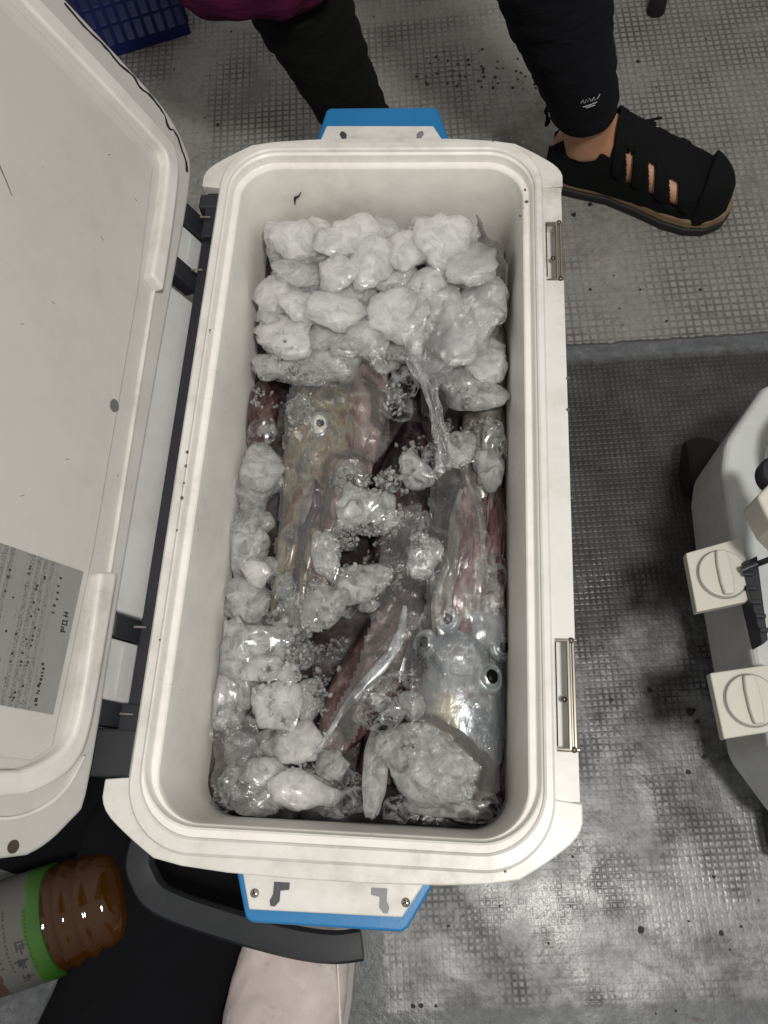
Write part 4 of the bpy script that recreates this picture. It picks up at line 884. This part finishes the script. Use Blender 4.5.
rR = [.034, .033, .037, .045, .052, .055, .056, .068, .082, .09]
legL = [(-.050, .575, .075), (-.058, .577, .115), (-.072, .577, .16), (-.091, .578, .22), (-.116, .580, .30), (-.135, .570, .38), (-.150, .560, .48), (-.15, .63, .64), (-.14, .72, .80), (-.13, .76, .90)]
rS = [r * .93 for r in rR]; tube(bm, legR, rS, 20); tube(bm, legL, rS, 20)
tube(bm, [(-.08, .76, .82), (-.08, .77, .92), (-.08, .79, 1.05), (-.08, .80, 1.2), (-.08, .80, 1.33), (-.08, .80, 1.39)], [.12, .14, .13, .145, .14, .06], 24, .7, Vector((0, 1, 0)))
tube(bm, [(-.08, .80, 1.36), (-.08, .79, 1.46)], .052, 16); ball(bm, (-.08, .77, 1.56), .095, (.82, 1.0, 1.22), 24); ball(bm, (-.08, .672, 1.55), .016, (.8, 1.2, 1.3), 12)
tube(bm, [(-.24, .80, 1.32), (-.29, .74, 1.08), (-.20, .56, .84), (-.165, .52, .78)], [.05, .042, .033, .028], 14); tube(bm, [(.08, .80, 1.32), (.14, .80, 1.08), (.16, .78, .84), (.16, .77, .76)], [.05, .042, .033, .028], 14)
for sx_, hx_, hy_, hz_ in ((1, -.163, .518, .765), (1, .16, .77, .74)):
    ball(bm, (hx_, hy_, hz_ - .02), .036, (.55, .9, 1.2), 14)
    for q in range(4): tube(bm, [(hx_, hy_ - .028 + q * .018, hz_ - .045), (hx_ + .004, hy_ - .028 + q * .018, hz_ - .08), (hx_ + .02, hy_ - .026 + q * .017, hz_ - .1)], [.0095, .009, .008], 8)
    tube(bm, [(hx_, hy_ - .03, hz_ - .01), (hx_ + .02, hy_ - .045, hz_ - .045), (hx_ + .026, hy_ - .04, hz_ - .065)], [.011, .010, .009], 8)
body = link('body', bm, SKIN, per, True, mods=[('REMESH', dict(mode='VOXEL', voxel_size=.0055, use_smooth_shade=True)), ('SMOOTH', dict(factor=.5, iterations=5))])
def trouser(path, rad, name, mat, hem, label, seed):
    bm = bmesh.new(); pts = [(*p, r) for p, r in zip(path, rad)]; cpn = catmull(pts, 8); loops = []; P_ = [Vector(q[:3]) for q in cpn]
    for i, (p, t, s, u) in enumerate(frames(P_, Vector((0, 1, 0)))):
        lp = []
        for k in range(36):
            a = 2 * PI * k / 36; r = cpn[i][3] + .0055 + .0035 * noise.noise(Vector((math.cos(a) * 1.5 + seed, math.sin(a) * 1.5, p.z * 55))) + .0016 * math.sin(p.z * 260 + 2 * math.sin(a + seed))
            lp.append(p + s * r * math.cos(a) + u * r * math.sin(a))
        loops.append(lp)
    loft(bm, loops, False, False); return part(link(name, bm, mat, per, True, mods=[('SOLIDIFY', dict(thickness=.0025, offset=-1))]), label)
legR2 = [(.236, .570, .135)] + legR[3:]; legL2 = [(-.058, .577, .115)] + legL[3:]
LG_ = trouser(legR2, [.034, .043, .052, .057, .060, .07, .085, .10], 'legging', LEGGING, 0, 'tight black legging with a small white scribble print at the ankle', 3)
trouser(legL2, [.036, .045, .052, .057, .060, .07, .085, .10], 'legging', TROUS, 0, 'dark legging half hidden behind the cooler', 8)
# scribble print on the ankle, fixed on the cloth
bm = bmesh.new()
lt = BVHTree.FromPolygons([v.co.copy() for v in LG_.data.vertices], [tuple(p.vertices) for p in LG_.data.polygons])
def onleg(px, py):
    d = (MC @ Vector(((px - 384) / FPX, -(py - 512) / FPX, -1))).normalized(); h = lt.ray_cast(CAM, d)
    return (h[0] - d * .0012) if h[0] is not None else None
strokes = [[(581, 103), (583, 100), (584, 103)], [(585, 103), (586, 99), (588, 102), (589, 98), (591, 101)], [(592, 101), (594, 97), (595, 100)], [(597, 99), (599, 96), (600, 94)], [(583, 107), (590, 105), (597, 102)], [(586, 108), (595, 105)]]
for st in strokes:
    pp = [q for q in (onleg(*s_) for s_ in st) if q is not None]
    if len(pp) > 1: tube(bm, pp, .00055, 5)
link('ankle_print', bm, simple('print_white', (.45, .45, .47), .6), LG_)
# t-shirt / torso cover
bm = bmesh.new(); tube(bm, [(-.08, .76, .80), (-.08, .77, .92), (-.08, .79, 1.05), (-.08, .80, 1.2), (-.08, .80, 1.34), (-.08, .80, 1.38)], [.15, .155, .145, .16, .155, .075], 30, .74, Vector((0, 1, 0)), .06); link('shirt', bm, TROUS, per, True)
bm = bmesh.new(); ball(bm, (-.08, .785, 1.585), .101, (.86, 1.0, 1.1), 24); 
for v in list(bm.verts):
    if v.co.y < .735 and v.co.z < 1.62: bm.verts.remove(v)
link('hair', bm, RUBBER, per, True)
def sandal(Hh_, T_, label):
    ax = (T_ - Hh_).normalized(); sd = Vector((-ax.y, ax.x, 0)); Ln = (T_ - Hh_).length
    out = [(-.03, 0), (-.02, .022), (.06, .036), (.2, .038), (.38, .037), (.55, .044), (.72, .052), (.85, .051), (.95, .042), (1.03, .022), (1.055, 0)]
    def outline(g): 
        L = [(t, w + g if w else 0) for t, w in out]; R_ = [(t, -(w + g)) for t, w in out[1:-1]][::-1]
        return [(Hh_ + ax * (Ln * t) + sd * (w + .006 * math.sin(max(0, min(1, t)) * PI))) for t, w in L + R_]
    bm = bmesh.new(); prism(bm, [(p.x, p.y) for p in outline(.002)][::-1], .0005, .013); s0 = part(link('sandal', bm, RUBBER, per, mods=[BEV(.003, 2)]), label)
    bm = bmesh.new(); prism(bm, [(p.x, p.y) for p in outline(-.0005)][::-1], .0131, .0275); link('midsole', bm, MIDSOLE, s0, mods=[BEV(.003, 2)])
    # upper shell with side slots
    seg = 84; ncol = 150; base = foot_sections(Hh_, T_, 0, .0)
    ts = [b[0] for b in base]; hw = [b[4] for b in base]; ht = [b[5] for b in base]
    bm = bmesh.new(); G = []
    for i in range(ncol + 1):
        t = -.01 + 1.035 * i / ncol; tt = min(max(t, 0), 1)
        w_ = float(np.interp(tt, ts, hw)) + .0065; h_ = float(np.interp(tt, ts, ht)) + .0065
        if t > .86: h_ = max(h_, .040 * math.sqrt(max(0, 1 - ((t - .86) / .17) ** 2)) + .012); w_ = max(w_, .050 * math.sqrt(max(.02, 1 - ((t - .82) / .21) ** 2)))
        c = Hh_ + ax * (Ln * t) + sd * (.006 * math.sin(tt * PI)); row = []
        for k in range(seg + 1):
            a = PI * k / seg; x = math.cos(a); y = math.sin(a); bmp = 1 + .03 * noise.noise(Vector((t * 9, a * 3, 2)))
            row.append(bm.verts.new(c + sd * (w_ * bmp * math.copysign(abs(x) ** .62, x)) + Vector((0, 0, .019 + (h_ + .011) * bmp * abs(y) ** .7))))
        G.append(row)
    for i in range(ncol):
        t = -.01 + 1.035 * (i + .5) / ncol
        for k in range(seg):
            a = (k + .5) / seg   # 0 = left side (+sd), 1 = right (-sd)
            if .12 < t < .36 and .18 < a < .82 and not (.34 < t): continue       # ankle opening
            if t < .36 and .26 < a < .74: continue
            hole = False
            for t0, t1, a0, a1 in ((.435, .495, .68, .92), (.57, .63, .66, .92), (.70, .755, .68, .92), (.46, .51, .10, .20), (.59, .64, .10, .20)):
                sl = (a - (a0 + a1) / 2) * -.22
                if t0 < t + sl < t1 and a0 < a < a1: hole = True
            if hole: continue
            bm.faces.new((G[i][k], G[i + 1][k], G[i + 1][k + 1], G[i][k + 1]))
    for v in [v for v in bm.verts if not v.link_faces]: bm.verts.remove(v)
    link('upper', bm, SANDALC, s0, True, mods=[('SOLIDIFY', dict(thickness=.0035, offset=-1)), SUB(1)])
    bm = bmesh.new()   # heel pull and lace toggle
    p = Hh_ + ax * (Ln * .42) + Vector((0, 0, .088)); tube(bm, [p - sd * .02, p + sd * .012 + Vector((0, 0, .004)), p + sd * .034 - Vector((0, 0, .004))], .0028, 8)
    q = p + sd * .040 + ax * .012; ball(bm, q + Vector((0, 0, -.004)), .0075, (1.6, .8, .6), 10); tube(bm, [p + sd * .02, q - ax * .004, q + sd * .012 + ax * .014], .002, 6)
    for t_ in (.45, .52, .59): p = Hh_ + ax * (Ln * t_) + Vector((0, 0, float(np.interp(t_, ts, ht)) + .030)); tube(bm, [p - sd * .022 - Vector((0, 0, .006)), p, p + sd * .022 - Vector((0, 0, .006))], .0022, 6)
    link('lace', bm, SANDALC, s0, True)
    for ta, tb, hh in ((.40, .52, .012), (.52, .66, .010), (.30, .40, .014), (.66, .80, .009)):
        bm = bmesh.new(); prv = None
        for k in range(25):
            a = PI * (.10 + .80 * k / 24); t = ta + (tb - ta) * k / 24; x, y = math.cos(a), math.sin(a); row = []
            for dt in (-.030, -.022, .022, .030):
                t2 = t + dt; w2 = float(np.interp(t2, ts, hw)) + .0095; h2 = float(np.interp(t2, ts, ht)) + .0145; up = 0 if abs(dt) > .025 else .0016
                if t2 > .80: w2 += .002
                row.append(bm.verts.new(Hh_ + ax * (Ln * t2) + sd * (.006 * math.sin(t2 * PI) + (w2 + up) * math.copysign(abs(x) ** .62, x)) + Vector((0, 0, .0195 + up + h2 * abs(y) ** .7))))
            if prv:
                for q_ in range(3): bm.faces.new((prv[q_], prv[q_ + 1], row[q_ + 1], row[q_]))
            prv = row
        link('strap', bm, SANDALC, s0, True, mods=[('SOLIDIFY', dict(thickness=.002, offset=-1))])
    bm = bmesh.new(); p = Hh_ + ax * (-.012) + Vector((0, 0, .085)); tube(bm, [p, p + Vector((0, 0, .02)) - ax * .004, p + ax * .006 + Vector((0, 0, .028))], [.009, .008, .004], 8, .4); link('pull_tab', bm, SANDALC, s0, True)
sandal(HR, TR, 'black closed-toe sandal with side cut-outs and tan midsole'); sandal(HL, TL, 'black sandal hidden behind the cooler')
# magenta bag held by the person
mb = thing('cloth_bag', 'dark magenta cloth bag hanging in front of the leg at the top edge', 'bag')
bm = bmesh.new(); cpn = catmull([(-.150, .520, .318, .012), (-.150, .520, .325, .055), (-.150, .522, .345, .078), (-.151, .525, .40, .092), (-.153, .525, .48, .092), (-.156, .522, .56, .070), (-.160, .52, .62, .035), (-.162, .52, .66, .015)], 5)
loops = []
for i, q in enumerate(cpn):
    loops.append([(q[0] + q[3] * (1 + .07 * math.sin(5 * a + i * .2) + .05 * math.sin(9 * a - i * .35)) * math.cos(a) * 1.0, q[1] + q[3] * .45 * (1 + .08 * math.sin(7 * a + i * .3)) * math.sin(a), q[2] + .004 * math.sin(3 * a)) for a in [2 * PI * k / 48 for k in range(48)]])
loft(bm, loops); link('bag_body', bm, MAGENTA, mb, True)
bm = bmesh.new(); tube(bm, [(-.162, .52, .655), (-.164, .519, .70), (-.163, .518, .70), (-.160, .519, .655)], .005, 8); link('bag_strap', bm, MAGENTA, mb, True)

# ------------------------------------------------------------------ blue crate
cr_ = thing('plastic_crate', 'dark blue perforated plastic crate at the top left edge', 'crate')
cr_.location = (-.360, .885, 0); cr_.rotation_euler = (0, 0, math.radians(-157.0) + PI * 0)
# local: corner at origin, x along the near side to the left, y away
ang = math.atan2(.839 - .881, -.461 + .360); cr_.rotation_euler = (0, 0, ang)
W_, D_, Hc = .38, -.30, .17
def crate_wall(p0, p1, name):
    bm = bmesh.new(); d = Vector(p1) - Vector(p0); L_ = d.length; d.normalize(); nrm = Vector((d.y, -d.x, 0)); N = int(L_ / .0165)
    T = Matrix(((d.x, nrm.x, 0, p0[0]), (d.y, nrm.y, 0, p0[1]), (0, 0, 1, 0), (0, 0, 0, 1)))
    for z0, z1 in ((.0, .020), (.0495, .0545), (.0795, .0845), (.1095, .1145), (.145, .17)): box(bm, 0, L_, -.0015, .0015, z0, z1, T)
    for k in range(N + 1): x = L_ * k / N; box(bm, max(0, x - .003), min(L_, x + .003), -.0035, .0035 - .001, .0201, .1449, T)
    box(bm, 0, L_, -.005, .005, .1701, .180, T)
    return link(name, bm, CRATEB, cr_)
crate_wall((0, 0, 0), (W_, 0, 0), 'side_wall'); crate_wall((W_, 0, 0), (W_, D_, 0), 'side_wall'); crate_wall((W_, D_, 0), (0, D_, 0), 'side_wall'); crate_wall((0, D_, 0), (0, 0, 0), 'side_wall')
bm = bmesh.new(); box(bm, .002, W_ - .002, D_ + .002, -.002, .002, .006); link('crate_floor', bm, CRATEB, cr_)
# ------------------------------------------------------------------ stool, one leg tip shows
st = thing('stool', 'black stool leg with rubber foot at the top edge, right of the leggings', 'stool')
for x, y in ((.376, .915), (.66, .93), (.655, 1.20), (.38, 1.19)):
    bm = bmesh.new(); tube(bm, [(x, y, .03), (x + (.515 - x) * .15, y + (1.06 - y) * .15, .42)], .010, 12); lg = link('leg', bm, BLACKP, st, True)
    bm = bmesh.new(); tube(bm, [(x, y, .001), (x, y, .004), (x, y, .036), (x, y, .04)], [.012, .0145, .013, .011], 14); link('rubber_foot', bm, RUBBER, lg, True)
bm = bmesh.new(); loft(bm, [rrect(a, a, .04, z, 6, .515, 1.06) for a, z in ((.14, .42), (.15, .425), (.15, .445), (.14, .452))]); link('seat', bm, BLACKP, st, True)

# ------------------------------------------------------------------ bottle at the left
A_, B_ = at(-60, 958, .055), at(136, 893, .055); bt = thing('drink_bottle', 'large bottle of amber drink with green and white label lying at the lower left', 'bottle')
ax = (B_ - A_); ax.z = 0; ax.normalize(); Lb = .30; o0 = B_ - ax * Lb; o0.z = .0575
def revolve(prof, name, mat, seg=40, ribs=0, parent=bt, wob=0):
    bm = bmesh.new(); s = Vector((-ax.y, ax.x, 0)); u = Vector((0, 0, 1)); loops = []
    for h, r in prof: loops.append([o0 + ax * h + (s * math.cos(2 * PI * k / seg) + u * math.sin(2 * PI * k / seg)) * (r * (1 + wob * math.cos(5 * 2 * PI * k / seg))) for k in range(seg)])
    loft(bm, loops); return link(name, bm, mat, parent, True)
pf = [(-.03, .012), (-.03, .013), (0, .014), (.005, .018), (.05, .045), (.075, .0505)]
for k in range(40): pf.append((.08 + k * .0049, 00.0495 + (.0020 * math.sin(k * 1.57) if k * .0049 + .08 > .205 else 0)))
pf += [(.278, .0490), (.290, .044), (.298, .034), (.300, .024), (.294, .010)]
bb = revolve(pf, 'bottle_body', AMBER)
revolve([(-.033, .0), (-.033, .015), (-.012, .0155), (-.012, .0)], 'bottle_cap', simple('cap_white', (.5, .5, .48), .4), 24)
def bottle_label():
    m = NT('bottle_label_paper'); g = m.node('ShaderNodeNewGeometry'); dp = m.node('ShaderNodeVectorMath', operation='DOT_PRODUCT'); sb = m.node('ShaderNodeVectorMath', operation='SUBTRACT')
    m.link(g.outputs['Position'], sb.inputs[0]); sb.inputs[1].default_value = o0; m.link(sb.outputs[0], dp.inputs[0]); dp.inputs[1].default_value = ax
    n = m.noise(g.outputs['Position'], 25, 3); h = m.math('ADD', dp.outputs['Value'], m.math('MULTIPLY', m.math('SUBTRACT', n, .5), .022))
    f = m.math('DIVIDE', m.math('SUBTRACT', h, .09), .14)
    c = m.ramp(f, [(0, (.10, .035, .025)), (.26, (.09, .035, .025)), (.27, (.08, .08, .07)), (.36, (.08, .075, .068)), (.37, (.08, .03, .022)), (.60, (.07, .03, .022)), (.61, (.10, .10, .093)), (.85, (.095, .095, .088)), (.86, (.04, .115, .014)), (1, (.022, .08, .010))])  # all stops darkened: the lid's shadow is put into the label colours
    m.set(Base_Color=c, Roughness=.35); m.bump(m.noise(g.outputs['Position'], 60, 3), .4, .001); return m.m
revolve([(.088, .0515), (.0885, .0522), (.160, .0525), (.226, .0522), (.2265, .0514)], 'bottle_label', bottle_label(), 48)
lbb = bt.children[-1]
bm = bmesh.new(); sd = Vector((-ax.y, ax.x, 0))
def glyph(h, a, s_):
    rg = random.Random(int(h * 1e4) + int(a * 100)); 
    for k in range(6):
        dh, da, hor = rg.uniform(-.5, .5) * s_, rg.uniform(-.5, .5) * s_ / .053, rg.random() < .5
        pts = [(h + dh - (.45 * s_ if hor else .06 * s_), a + da - (.06 if hor else .45) * s_ / .053), (h + dh + (.45 * s_ if hor else .06 * s_), a + da + (.06 if hor else .45) * s_ / .053)]
        (h0, a0), (h1, a1) = pts; q = [(h0, a0), (h1, a0), (h1, a1), (h0, a1)]
        v4 = [bm.verts.new(o0 + ax * hh + (sd * math.cos(aa) + Vector((0, 0, 1)) * math.sin(aa)) * .0530) for hh, aa in q]; bm.faces.new(v4)
for a in (1.15, 1.45): glyph(.203, a + .7, .009)
for a in (.95, 1.3): glyph(.200, a + 1.2, .007)
for k in range(16): glyph(.192, 1.2 + k * .07, .002); glyph(.212, 1.3 + k * .07, .0018)
for k in range(8): glyph(.183, 1.3 + k * .12, .0022)
link('label_print', bm, INK, lbb)
# ------------------------------------------------------------------ black bag under the handle
bm = bmesh.new(); outl = [(-.302, -.345), (-.296, -.40), (-.300, -.44), (-.308, -.475), (-.325, -.52), (-.33, -.60), (-.22, -.62), (-.13, -.58), (-.122, -.50), (-.112, -.44), (-.105, -.395), (-.10, -.34), (-.13, -.27), (-.2, -.24), (-.27, -.26), (-.30, -.30)]
cx_, cy_ = -.21, -.43; loops = []
for z, f in ((.001, .98), (.02, 1.0), (.045, .96), (.065, .86), (.078, .65), (.084, .3)):
    loops.append([(cx_ + (x - cx_) * f * (1 + .03 * noise.noise(Vector((x * 30, y * 30, z * 20)))), cy_ + (y - cy_) * f, z + (.010 * noise.noise(Vector((x * 22 * f, y * 22 * f, 3))) if z > .01 else 0)) for x, y in [q[:2] for q in catmull(outl + [outl[0]], 4)][:-1]])
loft(bm, loops); bbag = tag(link('black_bag', bm, BAGC, None, True, mods=[SUB(1)]), 'black cloth bag lying on the deck between the amber bottle and the white boot', 'bag')
bm = bmesh.new(); prism(bm, [(-.235, -.23), (-.30, -.22), (-.40, -.235), (-.46, -.28), (-.45, -.345), (-.36, -.365), (-.31, -.40), (-.28, -.42)], .0012, .0035); link('dark_deck_sheet', bm, BAGC, bbag)  # flat black sheet added to make the deck below the lid dark
# ------------------------------------------------------------------ white rubber boot
boot = thing('rubber_boot', 'stained white rubber boot under the dark cooler handle at the bottom edge', 'boot')
bm = bmesh.new(); loops = []
for y, cx, hw, z0, z1 in ((-.352, -.046, .016, .012, .040), (-.358, -.047, .032, .008, .052), (-.375, -.049, .046, .006, .066), (-.400, -.051, .0525, .005, .080), (-.430, -.053, .0550, .005, .096), (-.460, -.055, .0560, .005, .116), (-.49, -.057, .0550, .005, .140), (-.53, -.058, .050, .005, .16), (-.58, -.058, .044, .005, .16), (-.63, -.058, .036, .005, .13), (-.650, -.058, .022, .010, .10)):
    cx -= .012
    loops.append([(cx + hw * math.copysign(abs(math.cos(a)) ** .8, math.cos(a)), y, z0 + (z1 - z0) * (.5 + .5 * math.copysign(abs(math.sin(a)) ** .75, math.sin(a)))) for a in [2 * PI * k / 28 for k in range(28)]])
loft(bm, loops); link('foot_shell', bm, BOOTM, boot, True, mods=[SUB(3)])
fs = boot.children[-1]; tx = bpy.data.textures.new('creases', 'CLOUDS'); tx.noise_scale = .035; dm = fs.modifiers.new('crease', 'DISPLACE'); dm.texture = tx; dm.strength = .006; dm.mid_level = .5; dm.texture_coords = 'LOCAL'
bm = bmesh.new(); tube(bm, [(-.058, -.575, .08), (-.058, -.58, .14), (-.058, -.60, .22), (-.058, -.62, .30), (-.058, -.625, .34)], [.050, .056, .060, .066, .068], 28); link('shaft', bm, BOOTM, boot, True)
bm = bmesh.new(); sl = [(-.046, -.346), (-.075, -.353), (-.098, -.375), (-.107, -.41), (-.112, -.46), (-.108, -.53), (-.10, -.60), (-.085, -.655), (-.058, -.662), (-.03, -.655), (-.014, -.60), (-.006, -.53), (.003, -.46), (.005, -.41), (.000, -.375), (-.018, -.353)]
prism(bm, [(x - .012, y) for x, y in sl], .0005, .014); link('sole', bm, simple('boot_sole_grey', (.34, .31, .29), .6), boot, mods=[BEV(.003)])
bm = bmesh.new(); tube(bm, catmull([(-.095, -.47, .075), (-.083, -.43, .080), (-.070, -.395, .076), (-.060, -.372, .066)], 4), .0013, 6); tube(bm, catmull([(-.012, -.47, .078), (-.016, -.43, .083), (-.022, -.395, .077), (-.030, -.372, .066)], 4), .0013, 6); link('seam', bm, BOOTM, boot, True)
# ------------------------------------------------------------------ dirt flecks on the deck
bm = bmesh.new(); rr = random.Random(3)
fl = [(590, 205, .006), (574, 215, .007), (638, 62, .006), (590, 290, .004), (600, 470, .004), (690, 712, .009), (697, 722, .006), (649, 690, .006), (704, 757, .005), (688, 772, .005), (641, 930, .007), (721, 933, .005), (413, 1006, .0045), (421, 1006, .0045), (436, 1006, .003), (218, 125, .005), (150, 150, .004), (205, 118, .003), (640, 290, .003), (611, 700, .004), (665, 700, .003), (680, 590, .003), (700, 290, .004)]
for u, v, r in fl: p = at(u, v, 0); blob(bm, (p.x, p.y, .0008), r * .55, .25, 11)
for k in range(90): 
    u, v = rr.uniform(0, 768), rr.uniform(0, 1024); p = at(u, v, 0)
    blob(bm, (p.x, p.y, .0008), rr.uniform(.0008, .002), .25, 7)
for k in range(60):
    u, v = rr.gauss(480, 40), rr.gauss(75, 10); p = at(u, v, 0); blob(bm, (p.x, p.y, .0008), rr.uniform(.001, .003), .15, 7)
o = link('dirt_flecks', bm, GRIME); o['kind'] = 'stuff'; o['label'] = 'black and brown flecks of dirt scattered on the grey deck'
